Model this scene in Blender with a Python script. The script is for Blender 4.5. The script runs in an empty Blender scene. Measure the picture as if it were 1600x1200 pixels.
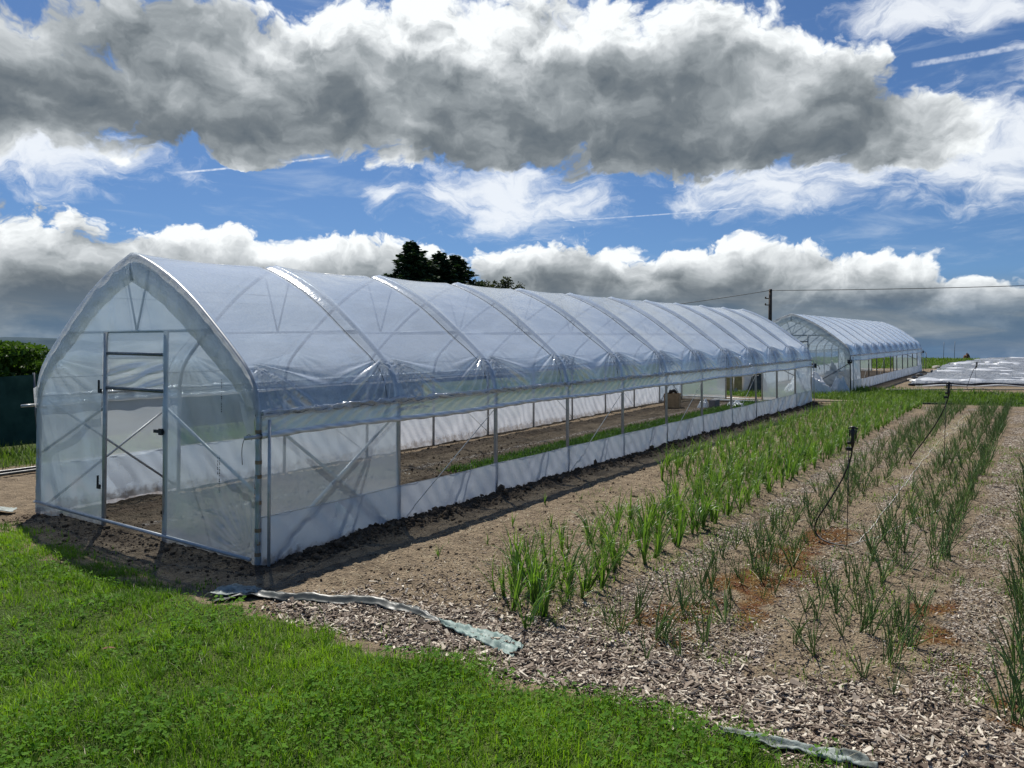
import bpy, math, random
import numpy as np
from mathutils import Vector
R = math.radians
rng = np.random.default_rng(7)
random.seed(7)
SC = bpy.context.scene
COL = SC.collection

# ------------------------------------------------------------------ camera
PITCH, ROLL, YAW = 0.0582, -0.0048, 0.6032
CAM = Vector((6.2903, -4.7134, 2.2))
cam_d = bpy.data.cameras.new("camera"); cam_d.sensor_width = 36.0; cam_d.lens = 36.0*1202/1600
cam_d.clip_start = 0.05; cam_d.clip_end = 20000
cam_o = bpy.data.objects.new("camera", cam_d); COL.objects.link(cam_o)
from mathutils import Matrix
fw = Vector((-math.sin(YAW)*math.cos(PITCH), math.cos(YAW)*math.cos(PITCH), -math.sin(PITCH)))
rt = Vector((math.cos(YAW), math.sin(YAW), 0)); up = rt.cross(fw)
rt2 = math.cos(ROLL)*rt + math.sin(ROLL)*up; up2 = -math.sin(ROLL)*rt + math.cos(ROLL)*up
M = Matrix((rt2, up2, -fw)).transposed().to_4x4(); M.translation = CAM
cam_o.matrix_world = M
SC.camera = cam_o

# ------------------------------------------------------------------ sun and exposure
SUN_DIR = Vector((-0.54, 0.42, 1.0)).normalized()
sun_d = bpy.data.lights.new("sun", 'SUN'); sun_d.energy = 4.6; sun_d.angle = R(0.5); sun_d.color = (1.0, 0.955, 0.88)
sun_o = bpy.data.objects.new("sun", sun_d); COL.objects.link(sun_o)
sun_o.rotation_euler = SUN_DIR.to_track_quat('Z', 'Y').to_euler(); sun_o.location = (0, 0, 30)
SC.render.engine = 'CYCLES'
SC.view_settings.view_transform = 'Standard'; SC.view_settings.look = 'None'
SC.view_settings.exposure = 0.27; SC.view_settings.gamma = 1.0
SC.cycles.transparent_max_bounces = 32; SC.cycles.max_bounces = 8; SC.cycles.diffuse_bounces = 3
SC.cycles.transmission_bounces = 6; SC.cycles.glossy_bounces = 3
SC.cycles.caustics_reflective = False; SC.cycles.caustics_refractive = False
SC.cycles.sample_clamp_indirect = 4.0
SC.cycles.use_denoising = True

# ------------------------------------------------------------------ node helper
class NT:
    """small expression builder for node trees"""
    def __init__(s, tree): s.t = tree; s.n = tree.nodes; s.l = tree.links
    def node(s, typ, **kw):
        n = s.n.new(typ)
        for k, v in kw.items(): setattr(n, k, v)
        return n
    def put(s, sock, v):
        if v is None: return
        if isinstance(v, bpy.types.NodeSocket): s.l.new(v, sock)
        else: sock.default_value = v
    def m(s, op, a, b=None, c=None, clamp=False):
        n = s.node('ShaderNodeMath', operation=op, use_clamp=clamp)
        for i, v in enumerate((a, b, c)): s.put(n.inputs[i], v)
        return n.outputs[0]
    def vm(s, op, a, b=None, scale=None):
        n = s.node('ShaderNodeVectorMath', operation=op)
        s.put(n.inputs[0], a); s.put(n.inputs[1], b)
        if scale is not None: s.put(n.inputs[3], scale)
        return n.outputs['Value'] if op in ('LENGTH', 'DOT_PRODUCT', 'DISTANCE') else n.outputs[0]
    def noise(s, vec, scale, detail=4, rough=.5, dist=0., lac=2., typ='FBM', color=False):
        n = s.node('ShaderNodeTexNoise'); n.noise_type = typ
        s.put(n.inputs['Vector'], vec); n.inputs['Scale'].default_value = scale
        n.inputs['Detail'].default_value = detail; n.inputs['Roughness'].default_value = rough
        n.inputs['Distortion'].default_value = dist; n.inputs['Lacunarity'].default_value = lac
        return n.outputs['Color' if color else 'Fac']
    def vor(s, vec, scale, detail=0, rough=.5, feature='F1', out='Distance', rand=1.0):
        n = s.node('ShaderNodeTexVoronoi'); n.feature = feature
        s.put(n.inputs['Vector'], vec); n.inputs['Scale'].default_value = scale
        n.inputs['Detail'].default_value = detail; n.inputs['Roughness'].default_value = rough
        n.inputs['Randomness'].default_value = rand
        return n.outputs[out]
    def ramp(s, fac, stops, interp='LINEAR'):
        n = s.node('ShaderNodeValToRGB'); cr = n.color_ramp; cr.interpolation = interp
        while len(cr.elements) < len(stops): cr.elements.new(0.5)
        for e, (p, c) in zip(cr.elements, stops):
            e.position = p; e.color = (c, c, c, 1) if isinstance(c, (int, float)) else (*c, 1)
        s.put(n.inputs[0], fac); return n.outputs[0]
    def rng(s, v, a, b, c=0., d=1., smooth=False):
        n = s.node('ShaderNodeMapRange', clamp=True)
        if smooth: n.interpolation_type = 'SMOOTHSTEP'
        for i, x in enumerate((v, a, b, c, d)): s.put(n.inputs[i], x)
        return n.outputs[0]
    def mix(s, f, a, b, mode='MIX'):
        n = s.node('ShaderNodeMix', data_type='RGBA', blend_type=mode)
        s.put(n.inputs[0], f)
        for i, v in ((6, a), (7, b)):
            if isinstance(v, tuple): v = (*v, 1) if len(v) == 3 else v
            s.put(n.inputs[i], v)
        return n.outputs[2]
    def comb(s, x, y, z):
        n = s.node('ShaderNodeCombineXYZ'); s.put(n.inputs[0], x); s.put(n.inputs[1], y); s.put(n.inputs[2], z); return n.outputs[0]
    def sep(s, v):
        n = s.node('ShaderNodeSeparateXYZ'); s.put(n.inputs[0], v); return n.outputs
    def mapv(s, v, sc=(1, 1, 1), rot=(0, 0, 0), loc=(0, 0, 0)):
        n = s.node('ShaderNodeMapping'); s.put(n.inputs[0], v); n.inputs['Scale'].default_value = sc
        n.inputs['Rotation'].default_value = rot; n.inputs['Location'].default_value = loc; return n.outputs[0]
    def bump(s, h, strength=.3, dist=.02, normal=None):
        n = s.node('ShaderNodeBump'); n.inputs['Strength'].default_value = strength
        n.inputs['Distance'].default_value = dist; s.put(n.inputs['Height'], h)
        if normal is not None: s.put(n.inputs['Normal'], normal)
        return n.outputs[0]

# ------------------------------------------------------------------ sky with broken cumulus
world = bpy.data.worlds.new("World"); SC.world = world; world.use_nodes = True
wt = world.node_tree; wt.nodes.clear(); W = NT(wt)
out = W.node('ShaderNodeOutputWorld'); bg = W.node('ShaderNodeBackground'); wt.links.new(bg.outputs[0], out.inputs[0])
geo = W.node('ShaderNodeTexCoord').outputs['Generated']
x, y, z = W.sep(geo)
el = W.m('MULTIPLY', W.m('ARCSINE', z), 57.29578)
az = W.m('MULTIPLY', W.m('ARCTAN2', x, y), 57.29578)
sky = W.node('ShaderNodeTexSky', sky_type='NISHITA'); sky.sun_disc = False
sky.sun_elevation = math.asin(SUN_DIR.z); sky.sun_rotation = math.atan2(SUN_DIR.x, SUN_DIR.y)
sky.altitude = 400; sky.air_density = 1.0; sky.dust_density = 0.6; sky.ozone_density = 3.0
W.put(sky.inputs[0], W.comb(x, y, W.m('MAXIMUM', W.m('ADD', z, 0.06), 0.03)))
SKY_STRENGTH = 0.085
skyc = W.vm('SCALE', sky.outputs[0], scale=SKY_STRENGTH)
skyc = W.mix(1.0, skyc, (0.44, 0.60, 0.78), 'MULTIPLY')
P0 = W.comb(az, el, 0.0)
# clouds: blobs in (azimuth, elevation) degrees, broken up by noise
BLOBS = [  # az, el, half width, half height
 (-70, 15.8, 19, 5.6), (-54, 17.8, 16, 5.6), (-38, 19.4, 16, 6.4), (-25, 18.4, 14, 6.4), (-14.5, 16.2, 9, 5.0), (-8.0, 13.4, 6.6, 3.2),
 (-22, 14.2, 15, 3.8), (-38, 15.5, 16, 4.2), (-52, 15.2, 14, 3.4),
 (-53.0, 12.2, 3.0, 1.0),
 (-72, 3.6, 17, 6.9), (-56.5, 3.2, 10, 5.3), (-47, 3.2, 8, 5.4), (-41.5, 2.6, 7, 5.0), (-31, 3.2, 9.5, 5.1), (-19, 3.0, 12, 5.0), (-8, 2.2, 6, 4.3), (-1, 1.2, 8, 3.4)]
DARKS = [(-67, 16.2, 11, 4.6), (-57, 15.6, 10, 3.8), (-45, 16.4, 10, 3.2), (-34, 14.2, 11, 3.2), (-24, 15.4, 11, 4.4), (-15, 14.6, 9, 3.6), (-27, 18.0, 7, 2.6), (-62, 20.0, 10, 2.8)]
WISPS = [(-66, 11.6, 9, 2.6), (-34.5, 10.2, 9, 3.2), (-15, 10.4, 10, 2.6), (-3, 11.5, 9, 4.5), (-6, 20.5, 8, 1.8), (-43.5, 10.2, 2.2, .8), (-33, 22, 9, 1.6), (2, 16, 5, 4)]
wn = W.noise(P0, 0.16, 5, .55, color=True)
warp = W.vm('MULTIPLY', W.vm('SUBTRACT', wn, (0.5, 0.5, 0.5)), (6.5, 4.0, 0.0))
P = W.vm('ADD', P0, warp)
def shape(Pv, blobs, pw=2.0):
    acc = None
    for (a, e, ra, re) in blobs:
        d = W.vm('LENGTH', W.vm('MULTIPLY', W.vm('SUBTRACT', Pv, (a, e, 0)), (1/ra, 1/re, 0)))
        v = W.m('SUBTRACT', 1.0, W.m('POWER', d, pw))
        acc = v if acc is None else W.m('SMOOTH_MAX', acc, v, 0.35)
    return acc
S = shape(P, BLOBS)
# outside the photographed sector the sky carries the same kind of broken cloud
far = W.rng(W.m('ABSOLUTE', W.m('ADD', az, 34.0)), 44, 60, 0, 1, True)
highe = W.rng(el, 26, 36, 0, 1, True)
gen = W.m('SUBTRACT', W.m('MULTIPLY', W.noise(W.mapv(geo, (1, 1, 2.4)), 2.2, 4, .5), 2.6), 1.35)
outm = W.m('MAXIMUM', far, highe)
S = W.m('ADD', W.m('MULTIPLY', S, W.m('SUBTRACT', 1.0, outm)), W.m('MULTIPLY', gen, outm))
def puff(Pv):
    a = W.noise(W.mapv(Pv, (1, 1.35, 1)), 0.24, 7, .54)
    b = W.vor(W.mapv(Pv, (1, 1.3, 1)), 0.34, 4, .6)
    return W.m('SUBTRACT', W.m('MULTIPLY', a, 1.2), W.m('MULTIPLY', b, 0.5))
pf = puff(P)
D = W.m('ADD', W.m('MULTIPLY', S, 1.15), W.m('MULTIPLY', W.m('SUBTRACT', pf, 0.33), 1.0))
# second sample shifted toward the sun (up) gives lit tops and shaded bases
Pu = W.vm('ADD', P, (-0.35, 1.1, 0.0))
pf2 = puff(Pu)
lit = W.m('SUBTRACT', pf, pf2)
Sl = shape(W.vm('ADD', P, (-0.6, 2.2, 0.0)), BLOBS)
litbig = W.m('SUBTRACT', S, Sl, clamp=True)            # toward the upper rim the cloud thins and lights up
alpha = W.rng(D, 0.0, W.rng(el, 9.0, 14.0, 0.20, 0.30), 0, 1, True)
dk = shape(W.vm('ADD', P0, W.vm('SCALE', warp, scale=1.4)), DARKS, 1.6)
upper = W.rng(el, 8.0, 10.5)
flat = W.m('MINIMUM', S, 0.42)
dkk = W.m('ADD', W.m('MULTIPLY', W.rng(dk, -0.9, 0.75, 0, 1, True), 0.62), -0.02)
Sb = W.m('ADD', W.m('MULTIPLY', S, W.m('SUBTRACT', 1.0, upper)), W.m('MULTIPLY', W.m('ADD', W.m('MULTIPLY', flat, 0.95), W.m('MULTIPLY', dkk, W.rng(S, 0.0, 0.35))), upper))
body = W.m('ADD', W.m('MULTIPLY', Sb, 0.85), W.m('MULTIPLY', W.m('SUBTRACT', pf, 0.33), 0.34))
thick = W.rng(body, 0.0, 0.76, 0, 1)
big = W.noise(W.mapv(P, (1, 1.7, 1), (0, 0, 0.35)), 0.17, 4, .5)
tone = W.m('SUBTRACT', 1.02, W.m('MULTIPLY', thick, 0.74))
tone = W.m('ADD', tone, W.m('MULTIPLY', lit, W.m('SUBTRACT', 1.0, W.m('MULTIPLY', thick, 0.66))))
tone = W.m('ADD', tone, W.m('MULTIPLY', litbig, 0.42))
tone = W.m('ADD', tone, W.m('MULTIPLY', W.m('SUBTRACT', big, 0.5), 1.35))
low = W.m('MULTIPLY', W.rng(el, 0.5, 7.0, 0.50, 0.0, True), W.rng(W.noise(W.mapv(P0, (0.7, 1.6, 1)), 0.3, 5, .6), .36, .62, 1.25, .45))
base = W.m('MULTIPLY', W.m('MULTIPLY', W.rng(el, 17.0, 12.5, 0, 0.12, True), W.rng(el, 8.5, 11.0)), thick)
tone = W.m('SUBTRACT', W.m('SUBTRACT', tone, base), low, clamp=True)
ccol = W.ramp(tone, [(0.0, (0.10, 0.125, 0.15)), (0.22, (0.155, 0.18, 0.20)), (0.45, (0.28, 0.31, 0.33)), (0.70, (0.50, 0.53, 0.55)), (1.0, (0.82, 0.85, 0.86))])
# slate stratus toward the horizon
st = W.noise(W.mapv(P0, (0.35, 1.6, 1)), 0.35, 6, .55, 0.4)
strat = W.ramp(st, [(0.28, (0.060, 0.125, 0.23)), (0.47, (0.10, 0.17, 0.26)), (0.60, (0.20, 0.25, 0.30)), (0.74, (0.40, 0.44, 0.47))])
stm = W.m('MULTIPLY', W.rng(el, 4.6, 1.8, 0, 1, True), 0.92)
# thin wisps
wz = shape(P, WISPS, 1.0)
wf = W.noise(W.mapv(P, (0.55, 1.3, 1), (0, 0, 0.35)), 0.55, 8, .62, 0.6)
wal = W.m('MULTIPLY', W.rng(W.m('ADD', W.m('MULTIPLY', wz, 0.45), W.m('SUBTRACT', wf, 0.5)), -0.02, 0.42, 0, 1, True), 0.85)
cir = W.m('MULTIPLY', W.rng(W.noise(W.mapv(P0, (0.22, 1.0, 1), (0, 0, 0.2)), 0.5, 6, .6, .5), 0.50, 0.80, 0, .45, True), 1.0)
c1 = W.mix(cir, skyc, (0.52, 0.60, 0.70))
c1 = W.mix(wal, c1, (0.80, 0.83, 0.86))
# contrails: thin straight ice lines
def trail(c, a0, e0, a1, e1, w, k):
    dx, dy = a1-a0, e1-e0; L = math.hypot(dx, dy); ux, uy = dx/L, dy/L
    q = W.vm('SUBTRACT', P0, (a0, e0, 0))
    s_ = W.vm('DOT_PRODUCT', q, (ux, uy, 0)); t_ = W.m('ABSOLUTE', W.vm('DOT_PRODUCT', q, (-uy, ux, 0)))
    mk = W.m('MULTIPLY', W.rng(t_, w, w*.3, 0, 1, True), W.m('MULTIPLY', W.rng(s_, 0, .5), W.rng(s_, L, L-.5)))
    mk = W.m('MULTIPLY', mk, W.rng(W.noise(P0, 3.0, 2), .3, .6, .3*k, k))
    return W.mix(mk, c, (0.85, 0.88, 0.92))
c1 = trail(c1, -57.5, 11.2, -47.3, 12.9, .09, .6)
c1 = trail(c1, -31.0, 8.6, -18.0, 9.1, .06, .35)
c1 = trail(c1, -7.6, 17.1, 3.0, 17.2, .22, .4)
c1 = W.mix(stm, c1, strat)
fin = W.mix(alpha, c1, ccol)
fin = W.mix(W.m('MULTIPLY', W.rng(el, 4.2, 0.6, 0, 1, True), 0.66), fin, strat)
fin = W.mix(W.rng(el, 0.6, -2.0, 0, .85), fin, (0.085, 0.15, 0.26))
W.put(bg.inputs[0], fin); bg.inputs[1].default_value = 1.0
world.cycles.sampling_method = 'MANUAL'; world.cycles.sample_map_resolution = 512

# ------------------------------------------------------------------ object helpers
def tag(o, label=None, cat=None, group=None, kind=None):
    if label: o['label'] = label
    if cat: o['category'] = cat
    if group: o['group'] = group
    if kind: o['kind'] = kind
    return o
def empty(name, loc=(0, 0, 0), parent=None):
    o = bpy.data.objects.new(name, None); COL.objects.link(o); o.location = loc
    o.empty_display_size = 0.2
    if parent: o.parent = parent
    return o
def make_mesh(name, V, F, smooth=True, attrs=None):
    """V (N,3) array, F list of int arrays each (n,k)"""
    me = bpy.data.meshes.new(name)
    V = np.asarray(V, np.float32)
    Fs = [np.asarray(f, np.int32) for f in (F if isinstance(F, list) else [F]) if len(f)]
    me.vertices.add(len(V)); me.vertices.foreach_set('co', V.ravel())
    tot = np.concatenate([np.full(len(f), f.shape[1], np.int32) for f in Fs])
    idx = np.concatenate([f.ravel() for f in Fs])
    me.loops.add(len(idx)); me.loops.foreach_set('vertex_index', idx)
    me.polygons.add(len(tot))
    st = np.zeros(len(tot), np.int32); st[1:] = np.cumsum(tot)[:-1]
    me.polygons.foreach_set('loop_start', st); me.polygons.foreach_set('loop_total', tot)
    me.polygons.foreach_set('use_smooth', np.full(len(tot), bool(smooth)))
    me.update(calc_edges=True)
    for k, a in (attrs or {}).items():
        at = me.attributes.new(k, 'FLOAT', 'POINT'); at.data.foreach_set('value', np.asarray(a, np.float32))
    return me
def mobj(name, V, F, mat, parent=None, smooth=True, attrs=None, loc=None):
    me = make_mesh(name, V, F, smooth, attrs); me.materials.append(mat)
    o = bpy.data.objects.new(name, me); COL.objects.link(o)
    if parent: o.parent = parent
    if loc: o.location = loc
    return o
class MB:
    """collects shapes into one mesh"""
    def __init__(s): s.V = []; s.F = {}; s.n = 0; s.T = []
    def add(s, V, F, t=None):
        V = np.asarray(V, float)
        for f in (F if isinstance(F, list) else [F]):
            f = np.asarray(f, np.int64)
            if len(f): s.F.setdefault(f.shape[1], []).append(f + s.n)
        s.V.append(V); s.n += len(V)
        s.T.append(np.zeros(len(V)) if t is None else np.broadcast_to(np.asarray(t, float), (len(V),)))
        return s
    def box(s, c, size, rot=0., t=None):
        c = np.array(c, float); h = np.array(size, float)/2
        P = np.array([[i, j, k] for i in (-1, 1) for j in (-1, 1) for k in (-1, 1)], float)*h
        if rot:
            ca, sa = math.cos(rot), math.sin(rot); P = np.stack([P[:, 0]*ca-P[:, 1]*sa, P[:, 0]*sa+P[:, 1]*ca, P[:, 2]], 1)
        return s.add(P+c, np.array([[0, 1, 3, 2], [4, 6, 7, 5], [0, 4, 5, 1], [2, 3, 7, 6], [0, 2, 6, 4], [1, 5, 7, 3]]), t)
    def tube(s, pts, r, n=8, caps=True, t=None):
        V, F = tube(pts, r, n, caps); return s.add(V, F, t)
    def build(s, name, mat, parent=None, smooth=True, f=None, loc=None, attr=None):
        V = np.concatenate(s.V)
        if f is not None: V = f(V)
        return mobj(name, V, [np.concatenate(x) for x in s.F.values()], mat, parent, smooth, {attr: np.concatenate(s.T)} if attr else None, loc)
def tube(pts, r, n=8, caps=True):
    pts = np.asarray(pts, float); m = len(pts); r = np.broadcast_to(np.asarray(r, float), (m,))
    d = np.gradient(pts, axis=0); d /= np.linalg.norm(d, axis=1)[:, None]+1e-12
    ref = np.array([0, 0, 1.]) if abs(d[0][2]) < .9 else np.array([1., 0, 0])
    u = np.cross(d[0], ref); u /= np.linalg.norm(u); rings = []
    a = np.arange(n)*2*np.pi/n
    for i in range(m):
        u = u - d[i]*np.dot(u, d[i]); u /= np.linalg.norm(u); w = np.cross(d[i], u)
        rings.append(pts[i] + r[i]*(np.cos(a)[:, None]*u + np.sin(a)[:, None]*w))
    V = np.concatenate(rings); F = []
    i, j = np.meshgrid(np.arange(m-1), np.arange(n), indexing='ij'); i = i.ravel(); j = j.ravel(); k = (j+1) % n
    Q = np.stack([i*n+j, i*n+k, (i+1)*n+k, (i+1)*n+j], 1); F = [Q]
    if caps: F += [np.array([list(range(n))[::-1]]), np.array([[(m-1)*n+q for q in range(n)]])]
    return V, F
def grid(U, Vn):
    i, j = np.meshgrid(np.arange(U-1), np.arange(Vn-1), indexing='ij'); i = i.ravel(); j = j.ravel()
    return np.stack([i*Vn+j, (i+1)*Vn+j, (i+1)*Vn+j+1, i*Vn+j+1], 1)
def _h(ix, iy, s):
    n = (ix*374761393 + iy*668265263 + s*974711) & 0xffffffff
    n = ((n ^ (n >> 13))*1274126177) & 0xffffffff
    return ((n ^ (n >> 16)) & 0xffff)/65535.0
def vnoise(x, y, s=0):
    x = np.asarray(x, float); y = np.asarray(y, float)
    ix = np.floor(x).astype(np.int64); iy = np.floor(y).astype(np.int64); fx = x-ix; fy = y-iy
    fx = fx*fx*(3-2*fx); fy = fy*fy*(3-2*fy)
    return (_h(ix, iy, s)*(1-fx)+_h(ix+1, iy, s)*fx)*(1-fy) + (_h(ix, iy+1, s)*(1-fx)+_h(ix+1, iy+1, s)*fx)*fy
def fbm(x, y, o=4, s=0, g=.5):
    a = 1; t = 0; z = 0
    for i in range(o): z = z+a*vnoise(x*2**i, y*2**i, s+i*17); t += a; a *= g
    return z/t
def sst(a, b, x):
    t = np.clip((np.asarray(x, float)-a)/(b-a), 0, 1); return t*t*(3-2*t)

# ------------------------------------------------------------------ materials
def new_mat(name):
    m = bpy.data.materials.new(name); m.use_nodes = True; m.node_tree.nodes.clear()
    N = NT(m.node_tree); o = N.node('ShaderNodeOutputMaterial'); return m, N, o
def prin(N, o, col, rough=.6, metal=0., normal=None, spec=.5, **kw):
    p = N.node('ShaderNodeBsdfPrincipled')
    if isinstance(col, tuple): col = (*col, 1)
    N.put(p.inputs['Base Color'], col); N.put(p.inputs['Roughness'], rough); N.put(p.inputs['Metallic'], metal)
    p.inputs['Specular IOR Level'].default_value = spec
    if normal is not None: N.put(p.inputs['Normal'], normal)
    for k, v in kw.items(): N.put(p.inputs[k.replace('_', ' ')], v)
    if o is not None: N.l.new(p.outputs[0], o.inputs[0])
    return p.outputs[0]
def pos(N): return N.node('ShaderNodeNewGeometry').outputs['Position']
def objc(N): return N.node('ShaderNodeTexCoord').outputs['Object']
def attr(N, name): return N.node('ShaderNodeAttribute', attribute_name=name).outputs['Fac']
MAT = {}

def film_mat(name, clear, tint=(.80, .84, .86), rough=.16, bump=.25, scale=6., frost=0., stretch=(1, 1, 1), spec=.045, wob=.0, tr=.5, blot=.25):
    m, N, o = new_mat(name); P = objc(N)
    n1 = N.noise(N.mapv(P, stretch), scale, 5, .6, .4)
    n2 = N.noise(P, scale*9, 3, .6)
    h = N.m('ADD', n1, N.m('MULTIPLY', n2, .06+frost))
    nm = N.bump(h, bump, .02)
    t = N.node('ShaderNodeBsdfTransparent'); t.inputs[0].default_value = (.875, .945, .965, 1) if 'end' in name or 'side' in name else (.89, .945, .985, 1)
    d = N.node('ShaderNodeBsdfDiffuse'); d.inputs[0].default_value = (*tint, 1); N.put(d.inputs['Normal'], nm)
    l = N.node('ShaderNodeBsdfTranslucent'); l.inputs[0].default_value = (*tint, 1); N.put(l.inputs['Normal'], nm)
    g = N.node('ShaderNodeBsdfGlossy'); g.inputs['Color'].default_value = (1, 1, 1, 1); g.inputs['Roughness'].default_value = rough; N.put(g.inputs['Normal'], nm)
    def mix(f, a, b):
        x = N.node('ShaderNodeMixShader'); N.put(x.inputs[0], f); N.l.new(a, x.inputs[1]); N.l.new(b, x.inputs[2]); return x.outputs[0]
    milk = mix(tr, d.outputs[0], l.outputs[0])
    lw = N.node('ShaderNodeLayerWeight'); fc = lw.outputs['Facing']
    haze = N.m('ADD', 1-clear, N.m('MULTIPLY', N.m('SUBTRACT', n1, .5), blot))
    haze = N.m('ADD', haze, N.m('MULTIPLY', N.m('POWER', fc, 2.5), .45), clamp=True)
    if name == 'roof_film':      # condensation: cloudy patches and a fine grain of droplets
        haze = N.m('ADD', haze, N.m('MULTIPLY', N.rng(N.noise(N.mapv(P, (1, .8, 1.6)), 1.1, 4, .6, .6), .50, .66, 0, 1, True), .20))
        haze = N.m('ADD', haze, N.m('MULTIPLY', N.m('SUBTRACT', N.noise(P, 42, 3, .7), .5), .28), clamp=True)
    if name in ('end_film', 'side_film', 'skirt_film'):
        zz_ = N.sep(P)[2]; spl = N.noise(P, 13, 5, .65)
        mud = N.m('MULTIPLY', N.rng(N.m('ADD', zz_, N.m('MULTIPLY', N.m('SUBTRACT', spl, .5), -.22)), .09, .0), N.rng(spl, .35, .6, .2, .65))
        mc = N.mix(mud, (*tint,), (.20, .145, .095)); N.put(d.inputs[0], mc); N.put(l.inputs[0], mc)
        haze = N.m('ADD', haze, N.m('MULTIPLY', mud, .5), clamp=True)
    body = mix(haze, t.outputs[0], milk)
    lw2 = N.node('ShaderNodeLayerWeight'); N.put(lw2.inputs['Normal'], nm)
    fr = N.m('ADD', spec, N.m('MULTIPLY', N.m('POWER', lw2.outputs['Facing'], 4.0), .6), clamp=True)
    N.l.new(mix(fr, body, g.outputs[0]), o.inputs[0]); MAT[name] = m; return m
film_mat('roof_film', .55, (.82, .91, 1.0), .14, .48, 3.0, .28, (1, .6, 1), .17, tr=.42)
film_mat('end_film', .53, (.74, .84, .91), .10, .25, 1.6, .1, (1, 1, .5), .06, tr=.55)
film_mat('side_film', .48, (.78, .86, .92), .12, .22, 1.6, .1, (1, .5, 1), .06, tr=.55)
film_mat('curtain_film', .50, (.80, .88, .93), .12, .35, 3.0, .1, (1, 1, 1), .10, tr=.6)
film_mat('skirt_film', .10, (.68, .72, .79), .26, .75, 2.6, .12, (1, .6, .7), .06, tr=.60, blot=.16)
film_mat('flap_film', .30, (.74, .76, .76), .22, .5, 7.0, .3, (1, 1, 1), .08, tr=.78, blot=.5)
film_mat('seam_film', .25, (.95, .96, .97), .16, 1.0, 16.0, .3, (1, .5, 1), .26, tr=.5, blot=.2)
film_mat('heap_film', .06, (.84, .86, .88), .25, .8, 5.0, .3, (1, 1, 1), .08, tr=.3, blot=.1)

def simple(name, c, rough=.6, metal=0., var=.25, scale=20., bump=.15, spec=.5, dark=None, dist=.004):
    m, N, o = new_mat(name); P = objc(N); n = N.noise(P, scale, 5, .6)
    c2 = dark or tuple(v*(1-var) for v in c); c1 = tuple(min(1, v*(1+var*.6)) for v in c)
    col = N.mix(N.rng(n, .3, .7), c2, c1)
    prin(N, o, col, N.rng(n, .3, .7, min(1, rough*1.15), rough*.85), metal, N.bump(n, bump, dist), spec); MAT[name] = m; return m
simple('galvanised', (.52, .53, .53), .38, .3, .22, 14, .1)
simple('galvanised_dark', (.20, .21, .22), .45, .7, .3, 14, .1)
simple('rope_white', (.62, .61, .56), .8, 0, .15, 60, .3)
simple('iron_black', (.03, .03, .032), .5, .2, .3, 30, .2)
simple('black_plastic', (.012, .012, .013), .35, 0, .3, 40, .1)
simple('hose_black', (.014, .014, .015), .42, 0, .3, 30, .1)
simple('tape_brown', (.30, .20, .11), .6, 0, .4, 40, .2)
simple('wood_box', (.36, .25, .14), .8, 0, .25, 12, .3)
simple('grey_block', (.20, .19, .20), .85, 0, .25, 18, .4)
simple('white_board', (.80, .80, .76), .5, 0, .08, 6, .1)
simple('yellow_board', (.45, .34, .14), .75, 0, .3, 9, .3)
simple('fence_net', (.010, .055, .044), .85, 0, .35, 3, .3)
simple('pole_wood', (.085, .062, .048), .85, 0, .35, 6, .4)
simple('stone', (.33, .30, .26), .85, 0, .35, 9, .8, dist=.02)
simple('rust_heap', (.16, .075, .035), .9, 0, .4, 6, .9, dist=.05)
simple('bark', (.07, .052, .038), .9, 0, .4, 12, .8, dist=.02)
simple('fabric_green', (.19, .27, .24), .6, 0, .25, 12, 1.0, dark=(.12, .19, .17))
simple('fabric_dark', (.065, .075, .068), .45, 0, .5, 7, .6, dark=(.018, .022, .02))
simple('fabric_pale', (.26, .30, .28), .72, 0, .5, 14, 1.0, dark=(.12, .13, .11), dist=.01)
simple('straw', (.55, .47, .33), .8, 0, .3, 30, .3)
simple('wire_dark', (.02, .02, .022), .5, 0, .2, 10, .1)
simple('insulator', (.10, .06, .04), .25, 0, .2, 10, .1)

def leaf_mat(name, c1, c2, tip=None, rough=.42, trans=.35, spec=.4):
    m, N, o = new_mat(name)
    oi = N.node('ShaderNodeObjectInfo').outputs['Random']
    t = attr(N, 'tint'); a = N.m('ADD', N.m('MULTIPLY', t, .8), N.m('MULTIPLY', oi, .2))
    col = N.mix(a, c1, c2)
    if tip: col = N.mix(N.rng(attr(N, 'along'), .78, 1.0, 0, .75), col, tip)
    p = prin(N, None, col, rough, 0, spec=spec)
    l = N.node('ShaderNodeBsdfTranslucent'); N.put(l.inputs[0], N.mix(1.0, col, (1.25, 1.3, .55), 'MULTIPLY'))
    x = N.node('ShaderNodeMixShader'); x.inputs[0].default_value = trans
    N.l.new(p, x.inputs[1]); N.l.new(l.outputs[0], x.inputs[2]); N.l.new(x.outputs[0], o.inputs[0]); MAT[name] = m; return m
leaf_mat('grass', (.055, .150, .010), (.28, .46, .035), (.30, .27, .10), .5, .42, .25)
leaf_mat('grass_far', (.06, .13, .02), (.17, .26, .045), (.25, .27, .10), .6, .35, .2)
leaf_mat('clover', (.055, .150, .015), (.17, .34, .035), None, .7, .42, .10)
leaf_mat('garlic', (.060, .145, .030), (.18, .31, .055), (.36, .36, .15), .36, .42, .5)
leaf_mat('onion', (.075, .155, .050), (.19, .30, .080), (.30, .27, .12), .42, .18, .45)
leaf_mat('seedling', (.05, .12, .02), (.12, .22, .05), None, .5, .4, .3)
leaf_mat('dry_leaf', (.36, .31, .20), (.58, .53, .38), None, .6, .3, .3)
leaf_mat('conifer', (.018, .042, .022), (.050, .088, .040), None, .7, .12, .15)
leaf_mat('broadleaf', (.035, .080, .015), (.085, .155, .03), None, .6, .35, .25)
leaf_mat('greybush', (.035, .050, .030), (.075, .085, .05), None, .7, .25, .2)

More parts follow.
